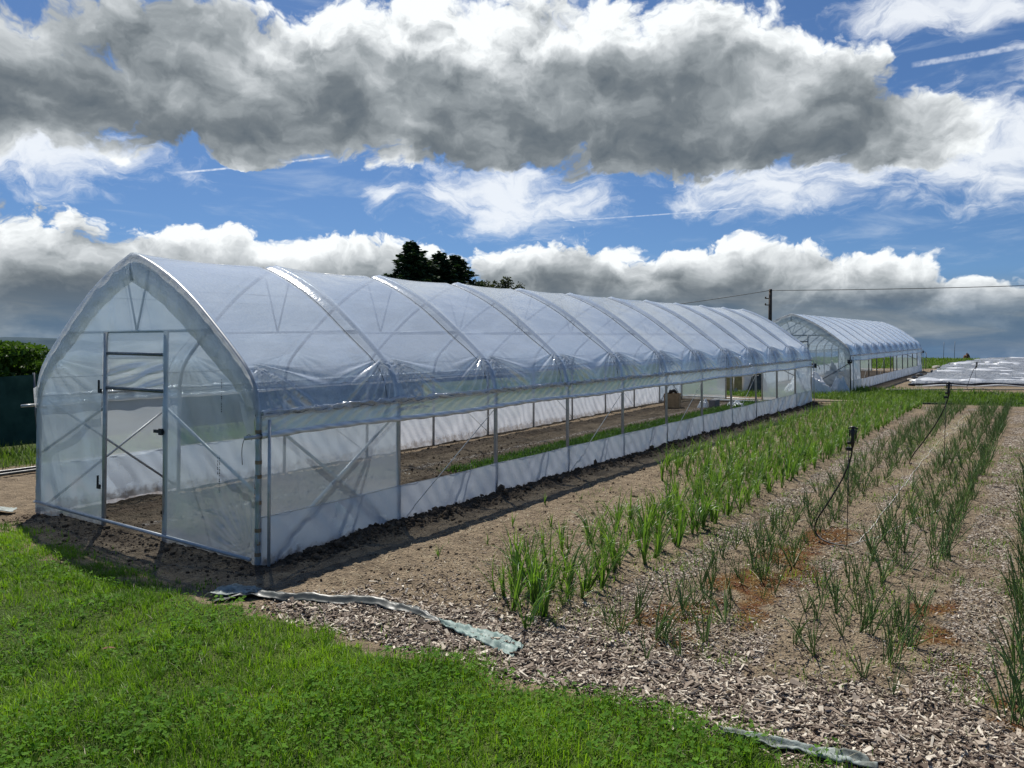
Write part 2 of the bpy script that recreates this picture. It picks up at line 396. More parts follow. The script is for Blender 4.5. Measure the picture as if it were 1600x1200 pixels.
# ------------------------------------------------------------------ foliage ribbons
def ribbons(base, az, lean, curve, length, width, nseg=4, fold=0., pw=1.6, tint=None, kind='flat'):
    base = np.asarray(base, float); N = len(base); k = nseg+1
    t = np.linspace(0, 1, k)
    th = lean[:, None] + curve[:, None]*t[None]**pw
    dl = (length/nseg)[:, None]
    dx = np.concatenate([np.zeros((N, 1)), np.cumsum(np.sin(th[:, :-1])*dl, 1)], 1)
    dz = np.concatenate([np.zeros((N, 1)), np.cumsum(np.cos(th[:, :-1])*dl, 1)], 1)
    ca, sa = np.cos(az), np.sin(az)
    C = np.stack([base[:, 0, None]+dx*ca[:, None], base[:, 1, None]+dx*sa[:, None], base[:, 2, None]+dz], 2)
    S = np.stack([-sa, ca, 0*sa], 1)[:, None, :]
    up = np.stack([-np.cos(th)*ca[:, None], -np.cos(th)*sa[:, None], np.sin(th)], 2)
    if tint is None: tint = rng.random(N)
    if kind == 'tube':
        w = width[:, None, None]*(np.minimum(1, 1.0-t**3*.93)*(.75+.5*np.sin(np.pi*np.clip(t*1.2, 0, 1))*.5))[None, :, None]
        rings = [C+w*(math.cos(a)*S+math.sin(a)*up) for a in (0, 2.094, 4.189)]; m = 3
    elif fold:
        w = width[:, None, None]*((1-t**2.2)*(.55+.45*np.minimum(1, t*4)))[None, :, None]
        rings = [C-w*S+up*w*fold, C, C+w*S+up*w*fold]; m = 3
    else:
        w = width[:, None, None]*(1-t**1.8)[None, :, None]
        rings = [C-w*S, C+w*S]; m = 2
    V = np.stack(rings, 2).reshape(-1, 3)
    q = []
    b0 = (np.arange(N)*k*m)[:, None]+(np.arange(nseg)*m)[None]; b0 = b0.ravel()
    pairs = [(j, (j+1) % m) for j in range(m if kind == 'tube' else m-1)]
    for j, j2 in pairs: q.append(np.stack([b0+j, b0+j2, b0+m+j2, b0+m+j], 1))
    return V, np.concatenate(q), np.repeat(tint, k*m), np.tile(np.repeat(t, m), N)
def cards(C, size, tint=None, flat=0.):
    """randomly turned leaf quads (rhombi) centred on C"""
    N = len(C); a = rng.normal(size=(N, 3)); a[:, 2] *= (1-flat); a /= np.linalg.norm(a, axis=1)[:, None]
    b = rng.normal(size=(N, 3)); b[:, 2] *= (1-flat); b -= a*(a*b).sum(1)[:, None]; b /= np.linalg.norm(b, axis=1)[:, None]
    s = size[:, None]
    V = np.stack([C-a*s, C+b*s*.55, C+a*s, C-b*s*.55], 1).reshape(-1, 3)
    F = np.arange(N*4).reshape(N, 4)
    return V, F, np.repeat(rng.random(N) if tint is None else tint, 4), np.zeros(N*4)
class Foliage:
    def __init__(s): s.V = []; s.F = []; s.t = []; s.a = []; s.n = 0
    def add(s, r):
        V, F, t, a = r; s.V.append(V); s.F.append(F+s.n); s.t.append(t); s.a.append(a); s.n += len(V); return s
    def mesh(s, name, mat, smooth=True):
        me = make_mesh(name, np.concatenate(s.V), [np.concatenate(s.F)], smooth, {'tint': np.concatenate(s.t), 'along': np.concatenate(s.a)})
        me.materials.append(mat); return me
    def build(s, name, mat, parent=None):
        o = bpy.data.objects.new(name, s.mesh(name, mat)); COL.objects.link(o)
        if parent: o.parent = parent
        return o

# ------------------------------------------------------------------ the ground
LAWN_X = [-9, -5, -3, -0.35, .64, 1.76, 3.25, 4.2, 5.18, 7, 12]
LAWN_Y = [-1.6, -1.3, -1.08, -1.12, -.97, -.90, -.78, -.70, -.80, -.95, -1.2]
def lawn_edge(x): return np.interp(x, LAWN_X, LAWN_Y)+.15*(fbm(x*3.6, x*0+2.2, 4, 140)-.5)*2
def gz_low(x, y):
    x = np.asarray(x, float); y = np.asarray(y, float)
    z = -.09*sst(-3.6, -4.6, x)*sst(20, 10, y)*sst(-3, -.5, y)
    d = np.maximum(0, y-86); z = z-.075*d*d/(d+8)
    d = np.maximum(0, -13.5-x); z = z-.06*d*d/(d+6)
    z = z+.05*(fbm(x*.35, y*.35, 2, 5)-.5)*sst(6, 14, y)*(1-sst(-5, -4.5, x)*sst(.6, .1, x))*sst(80, 60, y)
    return z
def grass_w(x, y):
    n = fbm(x*1.3, y*1.3, 3, 11)-.5
    lawn = sst(.10, -.10, y-lawn_edge(x)+n*.45)
    strip = sst(23.9, 24.6, y+n)*sst(31.2, 30.4, y+n)
    far = sst(-6.2, -7.2, x+n)*sst(9, 12, y)
    left = sst(-8.7, -9.4, x+n*.8)
    ghs = sst(-4.9, -5.4, x+n)*sst(22, 24, y)
    hump = sst(54, 57, y+n*3)*sst(1.0, -.4, x-(y-55)*.03+n)
    farr = sst(88, 92, y)
    shade = .35*sst(-.6, -1.2, x)*sst(-.62, -.85, y+n*.5)
    inter = sst(.55, .72, fbm(x*2.2, y*2.2, 3, 77))*.5*sst(.7, 1.1, x)*sst(3.9, 3.4, x)*sst(5, 8, y)
    return np.clip(np.maximum.reduce([lawn, strip, far, left, ghs, hump, farr, shade, inter]), 0, 1)
def chips_w(x, y):
    n = fbm(x*1.7, y*1.7, 3, 23)-.5
    band = sst(-.02, .16, y-lawn_edge(x)+n*.3)*sst(.30, -.02, y+n*.9-.07*(x-3.2))*sst(.9, 1.7, x+n)*(.55+.45*sst(2.2, 3.4, x))
    def path(c, w): return sst(w, w*.55, np.abs(x-c+n*.15))*sst(-.2, .3, y)*sst(24, 22, y)
    p = np.maximum.reduce([path(3.50, .24)*.50, path(4.62, .19)*.45, path(5.90, .27)*.60])*(.45+1.1*sst(.35, .65, fbm(x*2.1, y*1.4, 3, 57)))
    bg = .22*sst(1.1, 1.8, x)*sst(-.4, .2, y)*sst(24, 22, y)*(.4+1.2*sst(.45, .7, fbm(x*.8, y*.8, 2, 31)))
    inner = .35*sst(.16, .05, np.abs(x+2.5))*sst(0, .5, y) + .15*sst(-4.5, -4.2, x)*sst(-.3, -.6, x)*sst(-.2, .4, y)
    inner = inner*sst(22, 21.5, y)
    return np.clip(np.maximum.reduce([band, p, bg, inner]), 0, 1)
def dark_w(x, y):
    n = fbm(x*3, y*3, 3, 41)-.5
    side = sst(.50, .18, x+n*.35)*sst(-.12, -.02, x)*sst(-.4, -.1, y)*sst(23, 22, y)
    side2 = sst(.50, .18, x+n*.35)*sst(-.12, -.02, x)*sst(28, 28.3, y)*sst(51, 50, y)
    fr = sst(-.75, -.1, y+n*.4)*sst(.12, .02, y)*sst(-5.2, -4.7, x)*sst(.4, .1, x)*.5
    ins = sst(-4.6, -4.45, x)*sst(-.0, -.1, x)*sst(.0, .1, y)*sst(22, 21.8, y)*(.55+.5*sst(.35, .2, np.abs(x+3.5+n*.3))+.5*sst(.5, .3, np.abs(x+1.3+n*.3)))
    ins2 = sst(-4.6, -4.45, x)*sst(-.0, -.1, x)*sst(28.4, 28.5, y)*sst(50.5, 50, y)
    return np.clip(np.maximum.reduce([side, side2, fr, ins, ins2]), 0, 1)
MOSS = [(4.1, 1.2, .2), (4.0, 1.8, .16), (4.45, 2.7, .25), (5.72, 1.6, .18), (5.70, 2.3, .14), (3.9, .95, .13), (4.38, 4.05, .30), (4.28, 3.1, .28), (4.22, 2.2, .22), (4.17, .60, .20), (3.75, .45, .22), (5.80, 1.0, .16), (5.75, .7, .12), (6.15, .30, .16), (4.4, 1.5, .2), (1.55, -.28, .08), (1.9, -.22, .07)]
def moss_w(x, y):
    n = (fbm(x*4, y*4, 4, 61)-.5)*2.3; w = 0*x
    for a, b, r in MOSS: w = np.maximum(w, sst(r*1.15, r*.5, np.hypot(x-a, (y-b)*.5)+n*.22))
    return w
def gz(x, y, fine=True):
    x = np.asarray(x, float); y = np.asarray(y, float); z = gz_low(x, y)
    g = grass_w(x, y); dk = dark_w(x, y)
    near = sst(26, 16, y)
    ridge = .075*np.exp(-((x-.16)/.11)**2)*(.35+1.3*fbm(x*2, y*2.2, 2, 3))*sst(.1, .7, y)*sst(22.4, 22, y)
    ridge = ridge + .07*np.exp(-((x-.16)/.14)**2)*sst(28.2, 29, y)*sst(51, 50, y)
    ridge = ridge + .045*np.exp(-((y+.12)/.10)**2)*(fbm(x*2.5, y*2, 2, 9))*sst(-4.9, -4.4, x)*sst(.2, -.2, x)
    z = z+ridge
    if fine:
        soil = (1-g)
        z = z+soil*near*((fbm(x*4, y*4, 4, 71)-.5)*.055 + (fbm(x*17, y*17, 3, 72)-.5)*.034*(1+1.2*dk))
        z = z+g*(fbm(x*1.5, y*1.5, 3, 73)-.4)*.05*near
    return z
xs = np.concatenate([-np.geomspace(5000, 14.2, 40), np.arange(-14, -5, .18), np.arange(-5, -1, .055), np.arange(-1, 7.2, .034), np.geomspace(7.25, 5000, 46)])
ys = np.concatenate([-np.geomspace(5000, 5.2, 30), np.arange(-5, -1.6, .12), np.arange(-1.6, 2.6, .028), np.arange(2.6, 7, .05), np.arange(7, 25, .12), np.arange(25, 100, .6), np.geomspace(101, 6000, 36)])
X, Y = np.meshgrid(xs, ys, indexing='ij'); xf, yf = X.ravel(), Y.ravel()
Z = gz(xf, yf)
gw, cw, dw, mw = grass_w(xf, yf), chips_w(xf, yf), dark_w(xf, yf), moss_w(xf, yf)

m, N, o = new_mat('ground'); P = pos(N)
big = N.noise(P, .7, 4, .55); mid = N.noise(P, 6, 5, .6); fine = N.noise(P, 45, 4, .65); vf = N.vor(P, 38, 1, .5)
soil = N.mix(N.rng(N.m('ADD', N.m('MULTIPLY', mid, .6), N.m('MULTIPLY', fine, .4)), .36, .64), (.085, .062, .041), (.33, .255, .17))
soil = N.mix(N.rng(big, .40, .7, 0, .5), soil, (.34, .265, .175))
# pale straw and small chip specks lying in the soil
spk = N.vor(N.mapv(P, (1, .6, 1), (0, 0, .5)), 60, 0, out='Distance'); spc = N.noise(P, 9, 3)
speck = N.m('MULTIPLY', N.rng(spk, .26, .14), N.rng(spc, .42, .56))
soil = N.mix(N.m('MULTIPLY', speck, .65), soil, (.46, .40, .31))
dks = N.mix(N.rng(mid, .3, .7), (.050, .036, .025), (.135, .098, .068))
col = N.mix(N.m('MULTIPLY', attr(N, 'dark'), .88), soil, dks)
vch = N.node('ShaderNodeTexVoronoi'); vch.inputs['Scale'].default_value = 42; N.put(vch.inputs[0], N.mapv(P, (1, .7, 1), (0, 0, .8)))
chc = N.ramp(N.sep(vch.outputs['Color'])[0], [(0, (.05, .036, .028)), (.4, (.17, .13, .10)), (.7, (.36, .31, .26)), (1, (.55, .50, .44))])
cm = N.m('MULTIPLY', N.rng(N.m('ADD', attr(N, 'chips'), N.m('MULTIPLY', N.m('SUBTRACT', mid, .5), .8)), .28, .5), N.rng(vch.outputs['Distance'], .75, .45))
col = N.mix(cm, col, chc)
ms = N.mix(N.rng(mid, .35, .65), (.13, .042, .018), (.19, .115, .03))
ms = N.mix(N.rng(fine, .55, .7, 0, .8), ms, (.07, .10, .02))
col = N.mix(N.m('MULTIPLY', attr(N, 'moss'), .9), col, ms)
gcol = N.mix(N.rng(fine, .3, .7), (.028, .050, .012), (.095, .14, .028))
gcol = N.mix(N.rng(big, .45, .7, 0, .6), gcol, (.13, .14, .045))
col = N.mix(N.rng(N.m('ADD', attr(N, 'grass'), N.m('MULTIPLY', N.m('SUBTRACT', mid, .5), .7)), .3, .65), col, gcol)
hgt = N.m('ADD', N.m('ADD', N.m('MULTIPLY', mid, .9), N.m('MULTIPLY', fine, .5)), N.m('MULTIPLY', vf, .45))
prin(N, o, col, .92, 0, N.bump(hgt, 1.0, .05), .15)
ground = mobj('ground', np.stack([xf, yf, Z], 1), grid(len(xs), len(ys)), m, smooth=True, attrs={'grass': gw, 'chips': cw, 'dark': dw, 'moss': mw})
tag(ground, 'brown field soil between the polytunnels and the vegetable rows', kind='structure')

# distant wooded hills on the left horizon, aerial haze put into their bluish colour
m, N, o = new_mat('hazy_hill_forest'); P = pos(N)
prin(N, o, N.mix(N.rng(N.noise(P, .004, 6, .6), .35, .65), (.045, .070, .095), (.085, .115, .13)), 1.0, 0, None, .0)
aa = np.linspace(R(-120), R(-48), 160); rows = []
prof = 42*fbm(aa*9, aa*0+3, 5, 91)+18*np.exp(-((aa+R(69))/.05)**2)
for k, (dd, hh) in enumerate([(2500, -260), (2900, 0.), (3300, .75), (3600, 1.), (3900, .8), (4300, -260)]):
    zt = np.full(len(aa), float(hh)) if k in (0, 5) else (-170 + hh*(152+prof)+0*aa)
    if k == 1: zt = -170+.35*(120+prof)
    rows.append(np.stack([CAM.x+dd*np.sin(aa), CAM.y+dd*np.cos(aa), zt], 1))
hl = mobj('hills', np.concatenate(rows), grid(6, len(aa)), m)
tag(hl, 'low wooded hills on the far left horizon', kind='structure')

leaf_mat('moss', (.16, .040, .015), (.30, .13, .04), None, .8, .2, .1)

# ------------------------------------------------------------------ polytunnels
LX, LY = -.0452, .0708            # the hoops lean a little with the slope
def shear(V):
    V = np.array(V, float); V[:, 0] += LX*V[:, 2]; V[:, 1] += LY*V[:, 2]; return V
HALF = np.array([(0, 0), (0, 1.45), (.045, 1.66), (.15, 1.86), (.40, 2.09), (.76, 2.375), (1.12, 2.64), (1.5, 2.87), (1.92, 3.07), (2.275, 3.20)])
WD = 4.55
def smooth_curve(P, n):
    """Catmull-Rom through P, resampled evenly to n points"""
    P = np.asarray(P, float); Q = np.vstack([2*P[0]-P[1], P, 2*P[-1]-P[-2]]); o_ = []
    for i in range(1, len(Q)-2):
        t = np.linspace(0, 1, 24, endpoint=False)[:, None]; a, b, c, d = Q[i-1], Q[i], Q[i+1], Q[i+2]
        o_.append(.5*((2*b)+(-a+c)*t+(2*a-5*b+4*c-d)*t*t+(-a+3*b-3*c+d)*t**3))
    o_.append(P[-1:]); C = np.concatenate(o_)
    s = np.concatenate([[0], np.cumsum(np.linalg.norm(np.diff(C, axis=0), axis=1))]); u = np.linspace(0, s[-1], n)
    return np.stack([np.interp(u, s, C[:, k]) for k in range(C.shape[1])], 1)
UP = smooth_curve(HALF[1:], 60)                       # right eaves up to the ridge: (depth from side, z)
RIGHT = np.stack([-UP[:, 0], UP[:, 1]], 1)
LEFT = np.stack([-WD+UP[::-1, 0], UP[::-1, 1]], 1)
ARC = np.concatenate([RIGHT, LEFT[1:]])                # x, z over the top
sarc = np.concatenate([[0], np.cumsum(np.linalg.norm(np.diff(ARC, axis=0), axis=1))]); SL = sarc[-1]
def arc_at(s):
    return np.interp(s, sarc, ARC[:, 0]), np.interp(s, sarc, ARC[:, 1])
def arc_n(s):
    e = .03; x0, z0 = arc_at(np.clip(s-e, 0, SL)); x1, z1 = arc_at(np.clip(s+e, 0, SL)); dx, dz = x1-x0, z1-z0
    L = np.hypot(dx, dz); return dz/L, -dx/L            # outward
def z_on_arc(z):                                        # depth from side at height z
    return np.interp(z, UP[:, 1], UP[:, 0])

def polytunnel(y0, label, second=False):
    nb, bl = 11, 2.0; L = nb*bl
    root = empty('polytunnel', (0, y0, 0)); tag(root, label, 'polytunnel', 'film covered polytunnels standing in line')
    G = MAT['galvanised']; GD = MAT['galvanised_dark'] if second else MAT['galvanised']
    B = lambda mb, name, mat, parent=root, **k: mb.build(name, mat, parent, f=shear, **k)
    def child(o, parent): o.parent = parent; return o
    # hoops
    for i in range(nb+1):
        y = i*bl; mb = MB()
        pts = [(0, y, -.08)]+[(a, y, b) for a, b in RIGHT[::3]]+[(a, y, b) for a, b in LEFT[1::3]]+[(-WD, y, -.15)]
        mb.tube(pts, .028 if not second else .026, 8)
        a = B(mb, 'hoop', GD)
        d = z_on_arc(2.31); mb = MB().tube([(-d, y+.03, 2.31), (-WD+d, y+.03, 2.31)], .019, 6); B(mb, 'tie_bar', GD, a)
        for sgn in (-1, 1):
            xt = -2.275+sgn*.265; mb = MB().tube([(-2.275, y+.03, 2.31), (xt, y+.03, 3.08)], .013, 6); B(mb, 'strut', GD, a)
    # purlins and ridge wire under the film
    for xx, zz, r in ((-.075, 1.72, .008), (-WD+.075, 1.72, .008), (-1.32, 2.74, .003), (-WD+1.32, 2.74, .003), (-2.275, 3.17, .010)):
        B(MB().tube([(xx, 0, zz), (xx, L, zz)], r, 6), 'purlin', GD)
    # roof film: stretched over the hoops, pulled down by a lashing rope just in front of each
    ns, ny = 230, 30
    sA = np.concatenate([np.linspace(0, 1.1, 80, endpoint=False), np.linspace(1.1, SL-1.1, 90, endpoint=False), np.linspace(SL-1.1, SL, 80)])
    tb = np.concatenate([np.linspace(0, .1, 8, endpoint=False), np.linspace(.1, .84, 34, endpoint=False), np.linspace(.84, 1, 14, endpoint=False)])
    yy = np.concatenate([(i+tb)*bl for i in range(nb)]+[[L]])
    S_, Y_ = np.meshgrid(sA, yy, indexing='ij'); s, y = S_.ravel(), Y_.ravel()
    X_, Z_ = arc_at(s); nx, nz = arc_n(s)
    t = (y/bl) % 1.0; t[y >= L-1e-6] = 0
    bay = np.floor(y/bl).astype(int)
    crease = np.exp(-((t-.895)/.035)**2)
    first = 1.0
    sd = np.minimum(s, SL-s)
    sag = -.060*np.clip(np.sin(np.pi*np.clip(t, 0, 1)), 0, 1)**.55 - .035*crease*sst(.5, 1.0, sd)
    sag = sag*(.35+.65*sst(.0, 1.4, sd))*(.35 if second else .8)
    off = .032+sag
    off += .012*(fbm(s*2.1+bay*7, y*1.1, 3, 201)-.5)*2*np.sin(np.pi*t)
    # tension folds fanning out of every hoop shoulder down to the seam
    for sidek in (0, 1):
        ss = s if sidek == 0 else SL-s
        for a_off in (0, 1):
            dy = (t-a_off)*bl; ds = .60-ss
            rr = np.hypot(dy, ds); ph = np.arctan2(np.abs(dy), np.maximum(ds, -.2))
            amp = .024*sst(-.05, .1, ds)*sst(.03, .2, rr)*sst(1.25, .5, rr)*sst(1.50, 1.1, ph)*sst(.1, .3, ph)
            f = 26+9*vnoise(bay*1.7+a_off*3, bay*0+5., 12)
            w = np.sin(ph*f+bay*2.1+a_off+3*vnoise(ph*6, bay*1., 33)); off += amp*(np.abs(w)**.7*np.sign(w))
    off += .006*np.sin(t*bl*46+s*5+6*vnoise(y*2, s*2, 8))*sst(.34, .08, sd)
    V = np.stack([X_+nx*off, y, Z_+nz*off], 1)
    # the front edge of the sheet is drawn in round the end hoop
    roof = mobj('roof_film', shear(V), grid(len(sA), len(yy)), MAT['roof_film'], root)
    # lashing ropes on top of the film, one in front of each hoop
    for i in range(1, nb+1):
        y = (i-1+.895)*bl; sp = np.linspace(.05, SL-.05, 90); x1, z1 = arc_at(sp); n1, n2 = arc_n(sp); s2 = np.minimum(sp, SL-sp)
        sg = (-.060*math.sin(math.pi*.895)**.55-.035*sst(.5, 1., s2))*(.35+.65*sst(0, 1.4, s2))*(.35 if second else .8); of = .032+sg+.008
        B(MB().tube(np.stack([x1+n1*of, np.full(90, y), z1+n2*of], 1), .0045 if not second else .004, 5), 'lashing_rope', MAT['galvanised_dark'])
    # end walls
    def end_wall(y, sgn, front):
        DL, DR = -2.90, -1.62
        def panel(xa, xb, name, za=None):
            nxp, nzp = 70, 90; u = np.linspace(xa, xb, nxp); v = np.linspace(0, 1, nzp); U, Vv = np.meshgrid(u, v, indexing='ij'); U = U.ravel(); Vv = Vv.ravel()
            dside = np.minimum(-U, U+WD); top = np.interp(dside, UP[:, 0], UP[:, 1]); top = np.where(dside < .002, 1.45, top)
            if name == 'gable_film': z = 2.31+(np.maximum(top, 2.312)-2.31)*Vv
            else:
                z = -.04+(np.minimum(top, 2.31)+.04)*Vv
            rad = np.hypot(-.08-U, z-.05); angc = np.arctan2(z-.05, -.08-U)
            w = .010*np.sin(angc*26)*sst(1.1, .2, rad)*sst(.0, .1, rad)
            w += .006*np.sin(U*9+z*2.5+4*vnoise(U*2, z*1.2, 5))
            w += .010*np.sin((z*6+U*2.2)+3*vnoise(U*2, z*2, 9))*sst(1.9, .6, np.abs(z-1.2))
            return mobj(name, shear(np.stack([U, np.full(len(U), y)+sgn*.03+w, z], 1)), grid(nxp, nzp), MAT['end_film'], root)
        panel(-WD+.01, DL, 'end_film'); panel(DR, -.01, 'end_film')
        panel(-WD+z_on_arc(2.31)+.02, -z_on_arc(2.31)-.02, 'gable_film')
        for xx in (DL, DR):
            dp = B(MB().tube([(xx, y, -.06), (xx, y, 2.31)], .027, 8), 'door_post', GD)
        # bottom rail, braces
        B(MB().tube([(-WD, y+sgn*.045, .10), (-.06, y+sgn*.045, .05)], .020, 8), 'bottom_rail', G)
        B(MB().tube([(-WD+.06, y+.01, .74), (DL-.02, y+.01, 1.41)], .017, 6), 'brace', GD)
        B(MB().tube([(DR+.03, y+.01, 1.44), (-.05, y+.01, .69)], .017, 6), 'brace', GD)
        # rolled door curtain held between two bars
        B(MB().tube([(DL+.02, y+.01, 2.055), (DR-.02, y+.01, 2.045)], .019, 8), 'curtain_bar', MAT['galvanised_dark'])
        nu, nv = 50, 24; U, Vv = np.meshgrid(np.linspace(DL+.03, DR-.03, nu), np.linspace(0, 1, nv), indexing='ij'); U = U.ravel(); Vv = Vv.ravel()
        zc = 2.04-.39*Vv; q = (U-DL)*.42+Vv*.75
        w = .022*np.sin(q*21)*sst(.1, .5, Vv)*sst(1.05, .9, Vv)+.01*np.sin(Vv*15+U)
        B(MB().add(np.stack([U, y+.01+w, zc], 1), grid(nu, nv)), 'door_curtain', MAT['curtain_film'])
        B(MB().tube([(DL+.02, y+.01, 1.64), (DR-.05, y+.01, 1.64)], .022, 8), 'curtain_roll', MAT['galvanised_dark'])
        # transom film above the curtain
        B(MB().add(np.array([(DL, y+.012, 2.06), (DR, y+.012, 2.06), (DR, y+.012, 2.31), (DL, y+.012, 2.31)]), np.array([[0, 1, 2, 3]])), 'transom_film', MAT['end_film'])
        return DL, DR
    DL, DR = end_wall(0, -1, True); end_wall(L, 1, False)
    # folded edge of the roof sheet along the first hoop
    k = 150; sp = np.linspace(.02, SL-.02, k); x1, z1 = arc_at(sp); n1, n2 = arc_n(sp)
    # the flap narrows toward both feet
    dd = np.minimum(sp, SL-sp); dep = np.interp(dd, [0, .35, .9, 1.6, SL/2], [.13, .25, .30, .33, .33])
    flap = []
    for q in range(9):
        f_ = q/8; wv = .006*np.sin(sp*17+q*.5+5*vnoise(sp*3, sp*0+q*.3, 6))*f_+.006*vnoise(sp*16, sp*0+q*.6, 4)
        flap.append(np.stack([x1+n1*(.03-f_*dep), np.full(k, -.035)-.02*np.sin(f_*3.14)-wv, z1+n2*(.03-f_*dep)], 1))
    mb = MB().add(np.concatenate(flap), grid(9, k))
    # pointed tail hanging beside the corner post
    B(mb, 'folded_edge', MAT['flap_film'])
    ft = np.array([(.02, -.05, 1.52), (-.24, -.055, 1.60), (-.19, -.05, 1.42), (-.10, -.05, 1.25), (-.02, -.05, 1.30)])
    B(MB().add(ft, np.array([[0, 1, 2, 3, 4]])), 'folded_tail', MAT['flap_film'])
    ft2 = ft.copy(); ft2[:, 0] = -WD-ft[:, 0]; B(MB().add(ft2+np.array([-.05, 0, .06]), np.array([[4, 3, 2, 1, 0]])), 'folded_tail', MAT['flap_film'])
    # long sides
    for side in (0, 1):
        X0 = 0.0 if side == 0 else -WD; sg = 1 if side == 0 else -1
        def sm(U, w=0.): return X0+sg*w+0*U
        # seam: aluminium track with the crumpled edge of the sheet
        n = 900; yy2 = np.linspace(0, L, n); sv = []
        zs = 1.475
        wob = .022*(fbm(yy2*6, yy2*0, 3, 301)-.5)*2
        amp = .55+.9*fbm(yy2*.8, yy2*0+2, 2, 302)
        prof = [(.006, .026), (.040, .034), (.078, .024), (.055, .004), (.070, -.012), (.042, -.036)]
        for q, (a, b) in enumerate(prof):
            j1 = (fbm(yy2*14, yy2*0+q*1.7, 2, 310+q)-.5)*.062*amp; j2 = (fbm(yy2*11, yy2*0+q*2.3, 2, 320+q)-.5)*.045*amp
            sv.append(np.stack([X0+sg*(a+j1), yy2, zs+b+j2+wob*.5], 1))
        B(MB().add(np.concatenate(sv), grid(len(prof), n)), 'film_edge', MAT['seam_film'])
        B(MB().tube(np.stack([X0+sg*(.060+0*yy2[::2]), yy2[::2], zs-.012+.012*np.sin(yy2[::2]*24)], 1), .0035, 4), 'clamp_wire', MAT['galvanised_dark'])
        B(MB().box((X0+sg*.012, L/2, zs), (.02, L, .022)), 'clamp_rail', G)
        # curtain between seam and roll tube
        nu, nv = 700, 8; U, Vv = np.meshgrid(np.linspace(0, L, nu), np.linspace(0, 1, nv), indexing='ij'); U = U.ravel(); Vv = Vv.ravel()
        zt = 1.26 if side == 0 else 1.36
        fold = .013*np.sin((U+Vv*.35)*27+5*vnoise(U*1.2, Vv*2, 7))*np.sin(np.pi*Vv*.9+.1)
        B(MB().add(np.stack([X0+sg*(.035+fold), U, (zs-.03)+(zt-zs+.03)*Vv], 1), grid(nu, nv)), 'side_curtain', MAT['curtain_film'])
        # roll tube wrapped in film
        n = 440; yy3 = np.linspace(-.02, L+.02, n); na = 14; ring = []
        for a in range(na):
            th = a*2*math.pi/na; rr = .030+.0045*np.sin(th*2+yy3*15)+.003*(vnoise(yy3*9, yy3*0+a, 5)-.5)
            ring.append(np.stack([X0+sg*.055+rr*math.cos(th), yy3, zt+.012*np.sin(yy3*1.57)+rr*math.sin(th)], 1))
        ring.append(ring[0]); B(MB().add(np.concatenate(ring), grid(na+1, n)), 'rolled_film', MAT['seam_film' if side else 'roll_wrap'])
        B(MB().tube([(X0+sg*.055, -.20, zt), (X0+sg*.055, 0, zt)], .019, 8), 'roll_tube', G)
        # closed side panel in the first and last bay
        for (ya, yb) in ((0, bl), (L-bl, L)):
            nu, nv = 60, 40; U, Vv = np.meshgrid(np.linspace(ya, yb, nu), np.linspace(0, 1, nv), indexing='ij'); U = U.ravel(); Vv = Vv.ravel()
            w = .006*np.sin(U*7+Vv*3)+.006*np.sin(Vv*14+U*3+3*vnoise(U, Vv*3, 3))
            B(MB().add(np.stack([X0+sg*(.014+w), U, -.05+(zs+.03)*Vv], 1), grid(nu, nv)), 'side_panel', MAT['side_film'])
        # skirt along the ground
        hs = .46 if side == 0 else .585
        nu, nv = 900, 12; U, Vv = np.meshgrid(np.linspace(0, L, nu), np.linspace(0, 1, nv), indexing='ij'); U = U.ravel(); Vv = Vv.ravel()
        tb_ = (U/bl) % 1; w = .020*np.sin((U-Vv*.30)*8.5+6*vnoise(U*.9, Vv, 3))*(1-Vv*.6)+.006*np.sin((U+Vv*.5)*23+5*vnoise(U*1.7, Vv*2, 13))+.012*(fbm(U*5, Vv*2, 2, 44)-.5)
        top = hs-.012*np.sin(np.pi*tb_)
        B(MB().add(np.stack([X0+sg*(.030+w), U, -.14+(top+.14)*Vv], 1), grid(nu, nv)), 'skirt', MAT['skirt_film'])
        B(MB().tube(np.stack([X0+sg*.03+0*yy2[::6], yy2[::6], hs-.012*np.sin(np.pi*((yy2[::6]/bl) % 1))], 1), .004, 5), 'skirt_hem', MAT['rope_white'])
        # bracing: pipes in the end bays, ropes in the others
        xb = X0-sg*.02
        for a, b in (((0.06, .02), (1.96, 1.30)), ((.10, 1.42), (1.92, .02))):
            B(MB().tube([(xb, a[0], a[1]), (xb, b[0], b[1])], .017, 6), 'brace', GD)
            B(MB().tube([(xb, L-a[0], a[1]), (xb, L-b[0], b[1])], .017, 6), 'brace', GD)
        for i in ((1, 3, 5, 7, 9) if side == 0 else (2, 4, 6, 8)):
            if side == 0: B(MB().tube([(X0+.02, i*bl+.03, .02), (X0+.045, (i+1)*bl-.03, 1.26)], .006, 5), 'brace_rope', MAT['rope_white'])
            else: B(MB().tube([(X0+.02, i*bl+.03, 1.30), (X0+.02, (i+1)*bl-.03, .0)], .006, 5), 'brace_rope', MAT['rope_white'])
        # guide pipe that the roll tube runs along
        for yg in (.045, L-.045):
            B(MB().tube([(X0+sg*.105, yg, -.06), (X0+sg*.105, yg, 1.42 if side == 0 else 1.36)], .016, 8), 'guide_pipe', G)
    # winder at the far end, small fittings
    mb = MB(); mb.box((.09, L+.10, 1.27), (.13, .12, .15)).tube([(.09, L+.16, 1.27), (.20, L+.20, 1.27), (.24, L+.22, 1.14)], .012, 6)
    B(mb, 'crank_gear', MAT['black_plastic'])
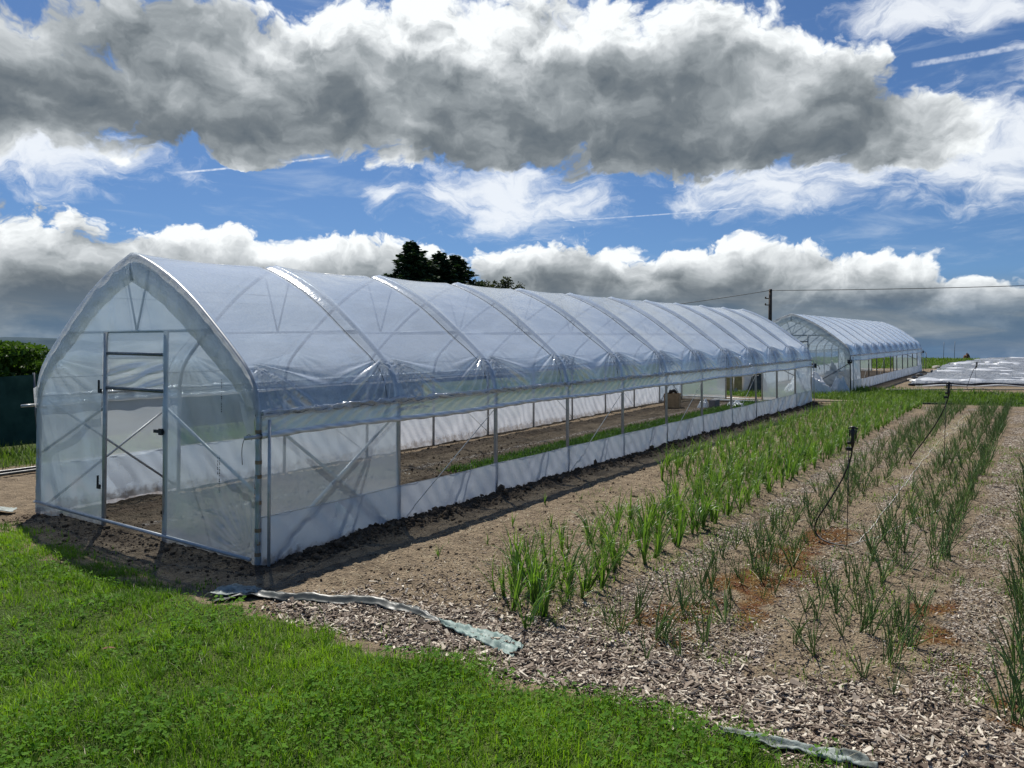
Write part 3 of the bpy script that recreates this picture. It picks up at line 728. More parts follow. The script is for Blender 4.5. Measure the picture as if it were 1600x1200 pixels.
    if second:
        B(MB().box((.0, -.08, 1.24), (.16, .14, .14)).tube([(.0, -.15, 1.24), (.0, -.22, 1.10)], .012, 6), 'crank_gear', MAT['black_plastic'])
        B(MB().tube([(-.05, -.04, 1.15), (-1.62, -.05, .15)], .017, 6), 'brace', GD)
    else:
        for zz in (1.66, .52):      # hinge plates on the left door post
            mb = MB(); mb.box((DL-.055, -.05, zz), (.014, .02, .15)).box((DL-.03, -.05, zz-.055), (.06, .02, .05)); B(mb, 'hinge', MAT['iron_black'], smooth=False)
        mb = MB(); mb.box((DR-.05, -.04, 1.20), (.20, .03, .035)).box((DR-.0, -.045, 1.20), (.06, .045, .07)); B(mb, 'latch', MAT['iron_black'], smooth=False)
        for zz in (1.0, .86, .605, .335, .10, .21, 1.30):
            B(MB().tube([(0, -.002, zz-.018), (0, -.002, zz+.018)], .0335, 10, caps=False), 'tape_band', MAT['tape_brown'])
        # film wrapped round the corner posts
        for xx in (0., -WD):
            mb = MB(); zz = np.linspace(0, 1.45, 40); mb.tube(np.stack([xx+0*zz, -.004+.002*np.sin(zz*20), zz], 1), .0305+.002*np.sin(zz*33), 10, caps=False); B(mb, 'post_wrap', MAT['curtain_film'])
        mb = MB(); th = np.linspace(0, 1, 16)
        mb.tube(np.stack([-.03-.17*th+.05*np.sin(th*6), -.06-.03*np.sin(th*5), 1.22+.08*np.sin(th*4)-.20*th**2], 1), .0035, 5); B(mb, 'tie_wire', MAT['wire_dark'])
        # faint printed marks running down the film
        for (xx, zt_, n_) in ((-.545, 1.80, 22), (-.57, 1.02, 26), (-.60, 1.00, 12)):
            mb = MB(); z_ = zt_
            for q in range(n_):
                hgt_ = random.choice((.004, .007, .010, .013)); wid = random.choice((.008, .012, .014))
                mb.box((xx+random.uniform(-.002, .002), -.045, z_), (wid, .001, hgt_)); z_ -= hgt_+random.choice((.003, .004, .012))
            B(mb, 'printed_mark', MAT['wire_dark'], smooth=False)
    return root
# film wrapped on the roll tube: white with a helical fold
m, N, o = new_mat('roll_wrap'); P = objc(N); px_, py_, pz_ = N.sep(P)
hel = N.m('SINE', N.m('ADD', N.m('ADD', N.m('MULTIPLY', py_, 27), N.m('MULTIPLY', pz_, 80)), N.m('MULTIPLY', N.noise(P, 1.5, 2), 9)))
cc = N.mix(N.rng(N.m('ADD', hel, N.m('MULTIPLY', N.noise(P, 14, 3), .9)), -1.1, 1.5), (.62, .64, .65), (.90, .92, .93))
prin(N, o, cc, .28, 0, N.bump(N.m('ADD', hel, N.noise(P, 22, 3)), .30, .006), .5); MAT['roll_wrap'] = m
gh1 = polytunnel(0.0, 'large clear film polytunnel in the foreground with an open doorway in its gable end')
gh2 = polytunnel(28.4, 'smaller looking polytunnel farther back behind the first, beside the silver sheeting', True)

# ------------------------------------------------------------------ scattered ground cover
def in_view(x, y, z=0., mx=.10, zmax=None):
    """keeps the scatter to the sector of the field seen from about here (with a wide margin)"""
    d = np.stack([x-CAM.x, y-CAM.y, np.zeros_like(x)+z-CAM.z], 1)
    dep = d @ np.array(fw); u = (d @ np.array(rt))/np.maximum(dep, .1); v = (d @ np.array(up))/np.maximum(dep, .1)
    return (dep > .5) & (np.abs(u) < .6656+mx) & (v > -.50-mx)
def scatter(n, x0, x1, y0, y1, wf, mx=.12):
    x = rng.uniform(x0, x1, n); y = rng.uniform(y0, y1, n); k = (rng.random(n) < wf(x, y)) & in_view(x, y, 0, mx)
    return x[k], y[k]
def dist(x, y): return np.hypot(x-CAM.x, y-CAM.y)

# wood chips
def chip_density(x, y):
    d = dist(x, y); return np.clip(chips_w(x, y)*(1-.85*grass_w(x, y)), 0, 1)*np.clip((7.0/np.maximum(d, 5))**1.6, .015, 1)
x1, y1 = scatter(120000, .3, 7.6, -1.3, 1.4, chip_density); x2, y2 = scatter(150000, -3, 7.4, 1.4, 9, lambda x, y: chip_density(x, y)*1.0); x3, y3 = scatter(60000, 2.8, 7, 9, 24, chip_density)
keep = 2.1
x = np.concatenate([x1, x2, x3]); y = np.concatenate([y1, y2, y3]); n = len(x)
dd_ = dist(x, y); bandw = sst(1.0, .1, y)
ln = rng.gamma(2.4, .0085, n)*(.42+.62*bandw)*(1+.05*np.maximum(dd_-8, 0))*.66+.0035; wd = ln*rng.uniform(.18, .50, n); th = rng.uniform(.0015, .0045, n)
long_ = rng.random(n) < .05; ln[long_] *= 1.9; wd[long_] *= .6
yaw = rng.uniform(0, 2*np.pi, n); tx = rng.normal(0, .28, n); ty = rng.normal(0, .28, n)
z = gz(x, y)+th*.5+np.abs(rng.normal(0, .006, n))*(.3+bandw)
ax = np.stack([np.cos(yaw), np.sin(yaw), tx], 1); ax /= np.linalg.norm(ax, axis=1)[:, None]
ay = np.stack([-np.sin(yaw), np.cos(yaw), ty], 1); ay -= ax*(ax*ay).sum(1)[:, None]; ay /= np.linalg.norm(ay, axis=1)[:, None]; az_ = np.cross(ax, ay)
Cc = np.stack([x, y, z], 1)
tap = rng.uniform(.35, 1, (n, 2))
crn = []
for sz in (-1, 1):
    for sx, sy in ((-1, -1), (1, -1), (1, 1), (-1, 1)):
        tw = tap[:, 0 if sx < 0 else 1]
        crn.append(Cc+ax*(ln*sx)[:, None]+ay*(wd*tw*sy)[:, None]+az_*(th*sz)[:, None])
V = np.stack(crn, 1).reshape(-1, 3); b = (np.arange(n)*8)[:, None]
F = np.concatenate([b+np.array(q) for q in ([4, 5, 6, 7], [0, 4, 7, 3], [1, 2, 6, 5], [0, 1, 5, 4], [3, 7, 6, 2])])
tint = np.repeat(rng.random(n), 8)
m, N, o = new_mat('wood_chip'); t = attr(N, 'tint'); P = pos(N)
wave = N.noise(N.mapv(P, (1, 1, 1)), 160, 3, .6)
cc = N.ramp(N.m('ADD', t, N.m('MULTIPLY', N.m('SUBTRACT', wave, .5), .25)), [(0, (.065, .045, .032)), (.30, (.15, .108, .077)), (.50, (.27, .21, .155)), (.75, (.44, .37, .29)), (1, (.70, .63, .51))])
prin(N, o, cc, .72, 0, None, .35)
ch = mobj('wood_chips', V, F, m, smooth=False, attrs={'tint': tint}); tag(ch, 'pale wood chip mulch spread along the lawn edge and between the onion rows', 'mulch', kind='stuff')

# soil clods banked against the skirts and round the front
def clods(name, cx, cy, rad, label, c1=(.050, .036, .025), c2=(.15, .110, .075)):
    n = len(cx); ico = []
    th_ = np.array([0, 1.05, 1.05, 1.05, 1.05, 1.05, 2.1, 2.1, 2.1, 2.1, 2.1, 3.14]); ph_ = np.array([0]+[k*1.2566 for k in range(5)]+[k*1.2566+.63 for k in range(5)]+[0])
    D = np.stack([np.sin(th_)*np.cos(ph_), np.sin(th_)*np.sin(ph_), np.cos(th_)], 1)
    T = [[0, 1+k, 1+(k+1) % 5] for k in range(5)]+[[1+k, 6+k, 1+(k+1) % 5] for k in range(5)]+[[6+k, 6+(k+1) % 5, 1+(k+1) % 5] for k in range(5)]+[[11, 6+(k+1) % 5, 6+k] for k in range(5)]
    jit = rng.uniform(.6, 1.25, (n, 12, 1)); sc = rng.uniform(.7, 1.2, (n, 1, 3))*np.array([1, 1, .75])
    yw = rng.uniform(0, 6.28, n); V = D[None]*jit*sc*rad[:, None, None]
    Vx = V[:, :, 0]*np.cos(yw)[:, None]-V[:, :, 1]*np.sin(yw)[:, None]; Vy = V[:, :, 0]*np.sin(yw)[:, None]+V[:, :, 1]*np.cos(yw)[:, None]
    V = np.stack([Vx+cx[:, None], Vy+cy[:, None], V[:, :, 2]+(gz(cx, cy)+rad*.25)[:, None]], 2).reshape(-1, 3)
    F = ((np.arange(n)*12)[:, None, None]+np.array(T)[None]).reshape(-1, 3)
    m, N, o = new_mat(name); P = pos(N); nn = N.noise(P, 30, 5, .65)
    prin(N, o, N.mix(N.rng(nn, .3, .7), c1, c2), .95, 0, N.bump(nn, .8, .02), .15)
    ob = mobj(name, V, F, m, smooth=True); tag(ob, label, 'soil', kind='stuff'); return ob
n = 4200; yc = 22.3*rng.random(n)**1.5+.2; xc = .16+rng.normal(0, .09, n)+.05*rng.random(n)
rc = rng.gamma(1.6, .0060, n)+.004; rc[rng.random(n) < .015] *= 2.6; rc = np.minimum(rc, .075)
k = xc > .075; xc, yc, rc = xc[k], yc[k], rc[k]
n2 = 1000; xa = rng.uniform(-4.7, .25, n2); ya = -.08-np.abs(rng.normal(0, .30, n2)); ra = rng.gamma(1.3, .0050, n2)+.003
n3 = 700; xb_ = rng.uniform(.1, 3.3, n3); yb_ = rng.uniform(-.2, 8, n3); rb_ = rng.gamma(2, .0035, n3)+.003
n4 = 1400; xd = rng.uniform(-4.4, -.1, n4); yd = rng.uniform(.1, 9, n4); rd = rng.gamma(2, .0055, n4)+.004
clods('soil_clods', np.concatenate([xc, xa, xb_, xd]), np.concatenate([yc, ya, yb_, yd]), np.concatenate([rc, ra, rb_, rd]), 'dark crumbly soil clods banked along the foot of the near polytunnel')

xk, yk = scatter(34000, -4.8, 7.2, -1.1, 11, lambda x, y: (1-grass_w(x, y))*np.clip(6.5/dist(x, y), .1, 1)*(.3+.7*sst(.4, .6, fbm(x*2.6, y*2.6, 3, 133)))*sst(-.1, .1, np.abs(x+.05)), .1)
clods('soil_crumbs', xk, yk, rng.gamma(1.6, .0032, len(xk))+.002, 'fine light brown soil crumbs covering the bare ground', (.10, .073, .048), (.33, .255, .17))

# lawn in the foreground
def grass_field(name, x, y, hmin, hmax, wmin, wmax, mat, label, cat, nseg=3, tuft=None, hmod=None):
    n = len(x); z = gz(x, y)-.004
    h = rng.uniform(hmin, hmax, n)*(hmod if hmod is not None else 1)
    patch = fbm(x*1.6, y*1.6, 3, 88); tint = np.clip((patch-.25)*1.3+rng.normal(0, .18, n), 0, 1)
    r = ribbons(np.stack([x, y, z], 1), rng.uniform(0, 6.283, n), rng.uniform(0, .75, n), rng.uniform(.1, 1.9, n), h, rng.uniform(wmin, wmax, n), nseg, 0, 1.3, tint)
    o = Foliage().add(r).build(name, MAT[mat]); tag(o, label, cat, kind='stuff'); return o
def lawn_w(x, y):
    n_ = fbm(x*1.3, y*1.3, 3, 11)-.5; n2_ = fbm(x*7, y*7, 2, 13)-.5; e = sst(.20, -.20, y-lawn_edge(x)+n_*.45+n2_*.60)
    return e
x, y = scatter(330000, -8, 7.6, -5.4, -.4, lambda x, y: lawn_w(x, y)*np.clip(4.6/dist(x, y), .25, 1)**1.2*.95, .10)
hm = .25+1.45*fbm(x*4.3, y*4.3, 4, 89)**1.2
grass_field('lawn_grass', x, y, .05, .15, .0015, .0034, 'grass', 'bright green lawn filling the foreground', 'grass', 3, hmod=hm*(1-.3*sst(4.5, 7, dist(x, y))))
print('lawn blades', len(x))
# clover and broad leaved weeds in the lawn
def clover_w(x, y): return lawn_w(x, y)*sst(.42, .62, fbm(x*1.7, y*1.7, 4, 99))*np.clip(4.8/dist(x, y), .1, 1)**1.5
x, y = scatter(60000, -5, 7.4, -5.2, -.5, clover_w, .10); n = len(x); z = gz(x, y)+rng.uniform(.03, .06, n)+.06*fbm(x*6, y*6, 3, 98)
V = []; F = []; hexa = np.arange(6)*np.pi/3
rad = rng.uniform(.0035, .0100, n); yw = rng.uniform(0, 6.28, n); nrm = rng.normal(0, .35, (n, 2))
cl = Foliage(); tt = np.clip(rng.normal(.5, .3, n), 0, 1)
for k in range(3):
    a0 = yw+k*2.094; c = np.stack([x+np.cos(a0)*rad, y+np.sin(a0)*rad], 1)
    px = c[:, 0, None]+np.cos(hexa)[None]*rad[:, None]*.92; py = c[:, 1, None]+np.sin(hexa)[None]*rad[:, None]*.92
    pz = z[:, None]+(px-x[:, None])*nrm[:, :1]+(py-y[:, None])*nrm[:, 1:]+.15*np.hypot(px-x[:, None], py-y[:, None])
    V = np.stack([px, py, pz], 2).reshape(-1, 3); F = np.arange(n*6).reshape(n, 6)
    cl.V.append(V); cl.F.append(F+cl.n); cl.t.append(np.repeat(tt, 6)); cl.a.append(np.zeros(n*6)); cl.n += n*6
co = cl.build('clover', MAT['clover']); tag(co, 'clover and small broad leaved weeds growing through the lawn', 'clover', kind='stuff')
# taller tufts that break the lawn up
xc_, yc_ = scatter(5200, -7, 7.4, -5.2, -.6, lambda x, y: lawn_w(x, y)*np.clip(5/dist(x, y), .3, 1)*sst(.3, .55, fbm(x*2, y*2, 3, 93)), .1); k_ = 16
x = np.repeat(xc_, k_)+rng.normal(0, .012, len(xc_)*k_); y = np.repeat(yc_, k_)+rng.normal(0, .012, len(xc_)*k_); n = len(x); ts = np.repeat(rng.uniform(.4, 1, len(xc_)), k_)
o = Foliage().add(ribbons(np.stack([x, y, gz(x, y)], 1), rng.uniform(0, 6.28, n), rng.uniform(.1, .9, n), rng.uniform(.3, 1.7, n), rng.uniform(.07, .19, n)*ts, rng.uniform(.0015, .0034, n), 5, 0, 1.4, np.clip(np.repeat(rng.random(len(xc_)), k_)+rng.normal(0, .15, n), 0, 1))).build('grass_tufts', MAT['grass'])
tag(o, 'taller tufts of grass standing out of the foreground lawn', 'grass', kind='stuff')
# a few dry blades and stalks
x, y = scatter(1600, -6, 7.4, -4.6, -.5, lambda x, y: lawn_w(x, y), .1); n = len(x)
o = Foliage().add(ribbons(np.stack([x, y, gz(x, y)+.03], 1), rng.uniform(0, 6.28, n), rng.uniform(.3, 1.4, n), rng.uniform(0, .9, n), rng.uniform(.04, .12, n), rng.uniform(.0008, .0018, n), 3)).build('dry_stalks', MAT['dry_leaf'])
tag(o, 'straw coloured dry stalks lying in the lawn', 'dead grass', kind='stuff')
# straw and dead leaf litter between the rows
x, y = scatter(22000, .8, 7.4, -.4, 14, lambda x, y: (1-grass_w(x, y))*np.clip(7/dist(x, y), .1, 1)*.8, .1); n = len(x)
o = Foliage().add(ribbons(np.stack([x, y, gz(x, y)+.006], 1), rng.uniform(0, 6.28, n), rng.uniform(1.25, 1.5, n), rng.uniform(-.1, .5, n), rng.gamma(3, .022, n), rng.uniform(.001, .0028, n), 3)).build('straw_litter', MAT['dry_leaf'])
tag(o, 'loose straw and withered leaves lying between the vegetable rows', 'straw', kind='stuff')
# weeds in the shaded lawn edge, and low weeds in the field
def weed_w(x, y):
    a = .8*sst(-.3, -1.2, x)*sst(-.55, -.8, y)*sst(-1.5, -1.2, y-0)*sst(.35, .6, fbm(x*2, y*2, 3, 78))
    b_ = .30*sst(.58, .72, fbm(x*1.8, y*1.8, 3, 77))*sst(.9, 1.3, x)*sst(3.3, 3, x)*sst(1, 3, y)
    c_ = .75*sst(.50, .66, fbm(x*2.9, y*2.9, 3, 79))*sst(2.2, 2.6, x)*sst(-.1, .2, y)
    d_ = .35*sst(.5, .65, fbm(x*3, y*3, 3, 80))*sst(.25, .1, np.abs(y+.62-.15*0))*sst(.9, 1.4, x)
    return np.maximum.reduce([a, b_, c_, d_])
x, y = scatter(150000, -6, 7, -1.6, 14, weed_w, .1)
x2, y2 = scatter(26000, -6, .4, -1.35, -.45, lambda x, y: sst(-.50, -.95, y+.5*(fbm(x*3, y*3, 3, 14)-.5))*sst(.35, .6, fbm(x*4, y*4, 3, 15))*sst(.5, -.4, x), .1)
x = np.concatenate([x, x2]); y = np.concatenate([y, y2])
grass_field('weeds', x, y, .03, .10, .0015, .004, 'grass', 'scattered low weeds on the bare soil and at the shaded lawn edge', 'weeds')
# grass strip behind the rows and meadow round the far tunnel
def strip_w(x, y): return grass_w(x, y)*(y > 20)*np.clip(30/dist(x, y), 0, 1)
x, y = scatter(60000, -16, 14, 21, 33, strip_w, .05)
grass_field('grass_strip', x, y, .10, .26, .008, .016, 'grass_far', 'rough grass strip between the near tunnel and the far one', 'grass')
def gleft(x, y): return sst(-8.3, -9.0, x+fbm(x*2, y*2, 2, 5)*.8)*(x > -11.3)
x, y = scatter(16000, -13, -8, -3, 12, gleft, .05)
grass_field('fence_grass', x, y, .12, .40, .004, .010, 'grass_far', 'tall green grass growing along the foot of the green mesh fence', 'grass')
def mead(x, y): return grass_w(x, y)*(y > 50)
x, y = scatter(16000, -14, 10, 50, 84, mead, .03)
grass_field('meadow', x, y, .12, .32, .02, .04, 'grass_far', 'green meadow on the rise beyond the far polytunnel', 'grass')

# ------------------------------------------------------------------ garlic and onions
def garlic_mesh(k):
    n = rng.integers(7, 12); f = Foliage(); b = np.zeros((n, 3)); b[:, :2] = rng.normal(0, .008, (n, 2)); a = rng.uniform(0, 6.28, n); a[::2] = a[0]+rng.normal(0, .3, len(a[::2])); a[1::2] = a[0]+np.pi+rng.normal(0, .35, len(a[1::2]))
    ln_ = rng.uniform(.34, .60, n); cv = rng.uniform(.1, 1.1, n); cv[rng.random(n) < .35] = rng.uniform(1.5, 2.6)
    f.add(ribbons(b, a, rng.uniform(.04, .45, n), cv, ln_, rng.uniform(.0055, .0125, n), 7, .45, 2.2, rng.uniform(0, 1, n)))
    f.add(ribbons(np.zeros((1, 3)), np.array([0.]), np.array([.03]), np.array([.0]), np.array([.14]), np.array([.009]), 3, 0, 1, np.array([.95]), 'tube'))
    if k % 3 == 0:
        f.add(ribbons(np.zeros((2, 3))+.004, rng.uniform(0, 6.28, 2), np.array([.9, 1.1]), np.array([.6, .5]), np.array([.2, .15]), np.array([.006, .006]), 5, .3, 1.5, np.array([1., 1.])))
    return f.mesh('garlic_plant', MAT['garlic'])
def onion_mesh(k, lush):
    n = rng.integers(5, 9) if not lush else rng.integers(11, 19); f = Foliage(); b = np.zeros((n, 3)); b[:, :2] = rng.normal(0, .008 if not lush else .035, (n, 2))
    ln_ = rng.uniform(.24, .44, n)*(1.12 if lush else 1); cv = rng.uniform(-.05, .6, n); cv[rng.random(n) < .12] = rng.uniform(1.2, 2.2)
    f.add(ribbons(b, rng.uniform(0, 6.28, n), rng.uniform(.03, .50, n), cv, ln_, rng.uniform(.0036, .0062, n), 6, 0, 1.8, rng.uniform(0, 1, n), 'tube'))
    return f.mesh('onion_plant', MAT['onion'])
def dry_mesh():
    f = Foliage(); n = 2
    f.add(ribbons(np.zeros((n, 3))+np.array([0, 0, .02]), rng.uniform(0, 6.28, n), rng.uniform(.8, 1.2, n), rng.uniform(.5, 1.1, n), rng.uniform(.12, .26, n), rng.uniform(.003, .005, n), 6))
    return f.mesh('withered_leaf', MAT['dry_leaf'])
GM = [garlic_mesh(k) for k in range(9)]; OM = [onion_mesh(k, False) for k in range(9)]; OL = [onion_mesh(k, True) for k in range(7)]; DM = [dry_mesh() for k in range(4)]
def put(lst, name, meshes, label, cat, group, limit, stuff_label, dry=0.):
    """the nearest plants stand as objects of their own, the far remainder of the rows is one mass"""
    P_ = np.array(lst); d = dist(P_[:, 0], P_[:, 1]); P_ = P_[np.argsort(d)]
    P_ = P_[in_view(P_[:, 0], P_[:, 1], .2, .06)]
    zs_ = gz(P_[:, 0], P_[:, 1])-.012
    for i in range(min(limit, len(P_))):
        x_, y_, s_ = P_[i]; me = meshes[rng.integers(len(meshes))]
        o = bpy.data.objects.new(name, me); COL.objects.link(o); o.location = (x_, y_, zs_[i]); o.scale = (s_, s_, s_*rng.uniform(.85, 1.12))
        o.rotation_euler = (rng.normal(0, .10), rng.normal(0, .10), rng.uniform(0, 6.28)); L_ = label(x_, y_); tag(o, L_, cat, group)
        if rng.random() < dry:
            c_ = bpy.data.objects.new('withered_leaf', DM[rng.integers(4)]); COL.objects.link(c_); c_.parent = o
    rest = P_[limit:]
    if len(rest):
        f = Foliage(); zr = zs_[limit:]
        for i, (x_, y_, s_) in enumerate(rest):
            me = meshes[rng.integers(len(meshes))]; V = np.empty(len(me.vertices)*3, np.float32); me.vertices.foreach_get('co', V); V = V.reshape(-1, 3)*s_
            a = rng.uniform(0, 6.28); Vr = np.stack([V[:, 0]*math.cos(a)-V[:, 1]*math.sin(a)+x_, V[:, 0]*math.sin(a)+V[:, 1]*math.cos(a)+y_, V[:, 2]+zr[i]], 1)
            I = np.empty(len(me.loops), np.int32); me.loops.foreach_get('vertex_index', I); t_ = np.empty(len(V), np.float32); me.attributes['tint'].data.foreach_get('value', t_)
            a_ = np.empty(len(V), np.float32); me.attributes['along'].data.foreach_get('value', a_)
            f.V.append(Vr); f.F.append(I.reshape(-1, 4)+f.n); f.t.append(t_); f.a.append(a_); f.n += len(V)
        o = f.build(name+'_rows', MAT['garlic' if 'garlic' in name else 'onion']); tag(o, stuff_label, cat, kind='stuff')
gar = []
for xr, ys_ in ((2.36, .95), (2.60, .55), (2.86, .30), (3.10, .25)):
    yv = ys_+rng.uniform(0, .1)
    while yv < 23.3:
        keepp = .88 if yv > 5.5 else .80
        if rng.random() < keepp: gar.append((xr+rng.normal(0, .045), yv, rng.uniform(.62, 1.08)))
        yv += rng.uniform(.08, .17)
for xr in (1.00, 1.25, 1.52, 1.80, 2.08):
    yv = 5.2+(2.1-xr)*1.9+rng.uniform(0, .8)
    while yv < 23.4:
        if rng.random() < .85*sst(4.8, 8.5, yv)+.12: gar.append((xr+rng.normal(0, .05), yv, rng.uniform(.62, .98)))
        yv += rng.uniform(.11, .20)
gar += [(3.13, .03, 1.22), (3.01, .45, 1.05), (2.42, .62, .9), (2.60, .72, .85), (3.08, .30, .6), (2.9, .55, 1.05), (2.95, 1.1, 1.0), (2.8, 1.3, 1.05), (2.3, 1.4, .6)]
gar = [g for g in gar if not (g[1] < 1.6 and g[0] < 3.2 and rng.random() < .08)]
for (gx, gy) in ((1.4, 1.9), (1.25, 2.6), (1.6, 2.9), (1.3, 1.2), (.95, 3.8), (1.15, 4.4), (1.9, 2.2)): gar.append((gx, gy, .38))
gar = [(a, b, c*(1-.22*float(sst(6, 14, b)))) for a, b, c in gar]
put(gar, 'garlic_plant', GM, lambda x, y: 'young garlic plant with broad bright green leaves in the rows closest to the near polytunnel', 'garlic', 'garlic plants in the rows beside the near polytunnel', 300, 'dense far part of the garlic rows running back to the grass strip')
on = []; onl = []
for xr, kp, s0 in ((3.76, .72, .85), (4.02, .78, .98), (4.28, .68, .92)):
    yv = .35
    while yv < 23:
        if rng.random() < kp+.12: on.append((xr+rng.normal(0, .075), yv, s0*rng.uniform(.6, 1.2)))
        yv += rng.uniform(.09, .22)
for xr, kp in ((4.93, .7), (5.18, .75)):
    yv = .8
    while yv < 23:
        if rng.random() < kp+.12: on.append((xr+rng.normal(0, .075), yv, rng.uniform(.6, 1.15)))
        yv += rng.uniform(.09, .22)
on += [(3.72, .43, 1.05), (4.03, .41, 1.25), (4.13, .02, .7), (4.3, .2, .8), (5.40, .57, .9), (5.6, .4, .6), (5.0, .95, .75)]
for xr, kp in ((5.50, .8),):
    yv = .9
    while yv < 23:
        if rng.random() < kp: onl.append((xr+rng.normal(0, .035), yv, rng.uniform(.75, 1.1)))
        yv += rng.uniform(.20, .42)
for xr in (6.26, 6.5):
    yv = .45
    while yv < 22:
        onl.append((xr+rng.normal(0, .03), yv, rng.uniform(.95, 1.35))); yv += rng.uniform(.16, .30)
onl += [(4.06, .45, .95), (5.30, 1.35, .9), (4.25, 2.3, .85), (4.12, 2.9, .9), (4.75, 2.35, .8)]
def onlab(x, y):
    if x < 4.6: return 'thin blue green onion plant in the sparse rows between the garlic and the white rope'
    return 'thin blue green onion plant in the sparse rows just right of the white rope'
put(on, 'onion_plant', OM, onlab, 'onion', 'sparse onion plants either side of the white rope', 235, 'thin far end of the sparse onion rows near the grass strip', .45)
put(onl, 'onion_clump', OL, lambda x, y: 'dense dark green onion clump in the row at the right edge of the field' if x > 6 else ('bushy dark green onion clump lining the straw covered path on the right' if x > 4.9 else 'bushy dark green onion clump among the thin onions'), 'onion', 'dense onion clumps on the right side of the field', 70, 'far end of the dense onion row at the right', .25)

# seedlings inside the near tunnel
x = rng.uniform(-2.15, -.95, 5200); y = 5.0+16.6*rng.random(5200); k = rng.random(5200) < sst(5.0, 7.5, y+1.5*rng.random(5200)); x, y = x[k], y[k]; x = -1.5+(x+1.5)*(.55+.25*sst(6, 12, y)); n = len(x)
f = Foliage()
for q in range(5):
    f.add(ribbons(np.stack([x+rng.normal(0, .03, n), y+rng.normal(0, .03, n), gz(x, y)], 1), rng.uniform(0, 6.28, n), rng.uniform(.2, 1.2, n), rng.uniform(.2, 1.1, n), rng.uniform(.05, .16, n), rng.uniform(.006, .014, n), 3, .3))
o = f.build('seedling_bed', MAT['seedling']); tag(o, 'bed of leafy green seedlings growing inside the near polytunnel', 'seedlings', kind='stuff')

# reddish moss cushions between the onions
x, y = scatter(90000, 3.3, 6.5, -.4, 5, moss_w, .1); k = rng.random(len(x)) < .6; x, y = x[k], y[k]; n = len(x)
o = Foliage().add(ribbons(np.stack([x, y, gz(x, y)], 1), rng.uniform(0, 6.28, n), rng.uniform(.2, 1.2, n), rng.uniform(0, .6, n), rng.uniform(.006, .022, n), rng.uniform(.0012, .003, n), 2, 0, 1, np.clip(fbm(x*9, y*9, 3, 19)*1.6-.3+rng.normal(0, .15, n), 0, 1))).build('moss', MAT['moss']); tag(o, 'rust coloured moss cushions on the soil between the onions', 'moss', kind='stuff')

# ------------------------------------------------------------------ trees
def at_az(az, d): return CAM.x+d*math.sin(R(az)), CAM.y+d*math.cos(R(az))
def conifer_parts(h, w, seed):
    r = np.random.default_rng(seed); C = []; S = []; tb_ = MB()
    tb_.tube([(0, 0, -.3), (.03, .02, h*.5), (0, 0, h*.98)], [w*.085, w*.045, .012], 7)
    zb = h*.06
    while zb < h*.985:
        t = zb/h; rad = w*.5*(1-t)**.80*r.uniform(.80, 1.1)+.05; nb_ = int(5+5*(1-t))
        a0 = r.uniform(0, 6.28)
        for k in range(nb_):
            a = a0+k*6.28/nb_+r.normal(0, .2); L_ = rad*r.uniform(.62, 1.18); droop = r.uniform(-.15, .35)*(1-t)
            tb_.tube([(0, 0, zb), (math.cos(a)*L_*.5, math.sin(a)*L_*.5, zb+.04*L_-droop*L_*.25), (math.cos(a)*L_, math.sin(a)*L_, zb+.18*L_-droop*L_)], [.03*(1-t)+.006, .018*(1-t)+.005, .003], 4, False)
            m_ = int(26+90*L_); s = r.random(m_)**.7; wdt = .20*L_*np.sqrt(1.05-s)+.03
            px = math.cos(a)*s*L_+r.normal(0, 1, m_)*wdt*.6; py = math.sin(a)*s*L_+r.normal(0, 1, m_)*wdt*.6
            pz = zb+.04*s*L_-droop*L_*s**1.5+.14*L_*s**3+r.normal(0, .045, m_)-np.abs(r.normal(0, .07, m_))*s
            C.append(np.stack([px, py, pz], 1)); S.append(r.uniform(.045, .12, m_))
        zb += h*.020+.075*(1-t)
    n = 60; C.append(np.stack([r.normal(0, .03, n), r.normal(0, .03, n), h*(.93+.075*r.random(n))], 1)); S.append(r.uniform(.03, .07, n))
    f = Foliage().add(cards(np.concatenate(C), np.concatenate(S), np.clip(r.normal(.45, .25, sum(len(c) for c in C)), 0, 1)))
    return f, tb_
CON = [conifer_parts(9.6, 4.6, 3), conifer_parts(8.9, 3.9, 5)]
CONM = [(f.mesh('crown', MAT['conifer']), t_) for f, t_ in CON]
for i, (px_, top, D, lab) in enumerate((((-41.9), 7.15, 54, 'tallest dark conifer, leftmost of the group behind the near polytunnel roof'),
                                        ((-39.9), 6.45, 55, 'dark conifer second from the right in the group behind the near polytunnel roof'),
                                        ((-38.7), 6.15, 56, 'dark conifer with ragged top at the right end of the conifer group'),
                                        ((-40.9), 5.95, 57, 'shorter dark conifer filling the middle of the conifer group'))):
    x_, y_ = at_az(px_, D); zt = 2.2+math.tan(R(top))*D; base = float(gz_low(x_, y_)); h_ = zt-base; me, tb_ = CONM[i % 2]; hh = (9.6, 8.9)[i % 2]
    e = empty('conifer_tree', (x_, y_, base)); tag(e, lab, 'tree', 'dark conifers behind the near polytunnel'); e.scale = (2.5+.1*i, 2.5+.1*i, h_/hh); e.rotation_euler = (0, 0, i*1.3)
    c_ = bpy.data.objects.new('crown', me); COL.objects.link(c_); c_.parent = e
    if i < 2: tk = tb_.build('trunk', MAT['bark'], e); CONM[i] = (me, tk.data)
    else: tk = bpy.data.objects.new('trunk', tb_); COL.objects.link(tk); tk.parent = e
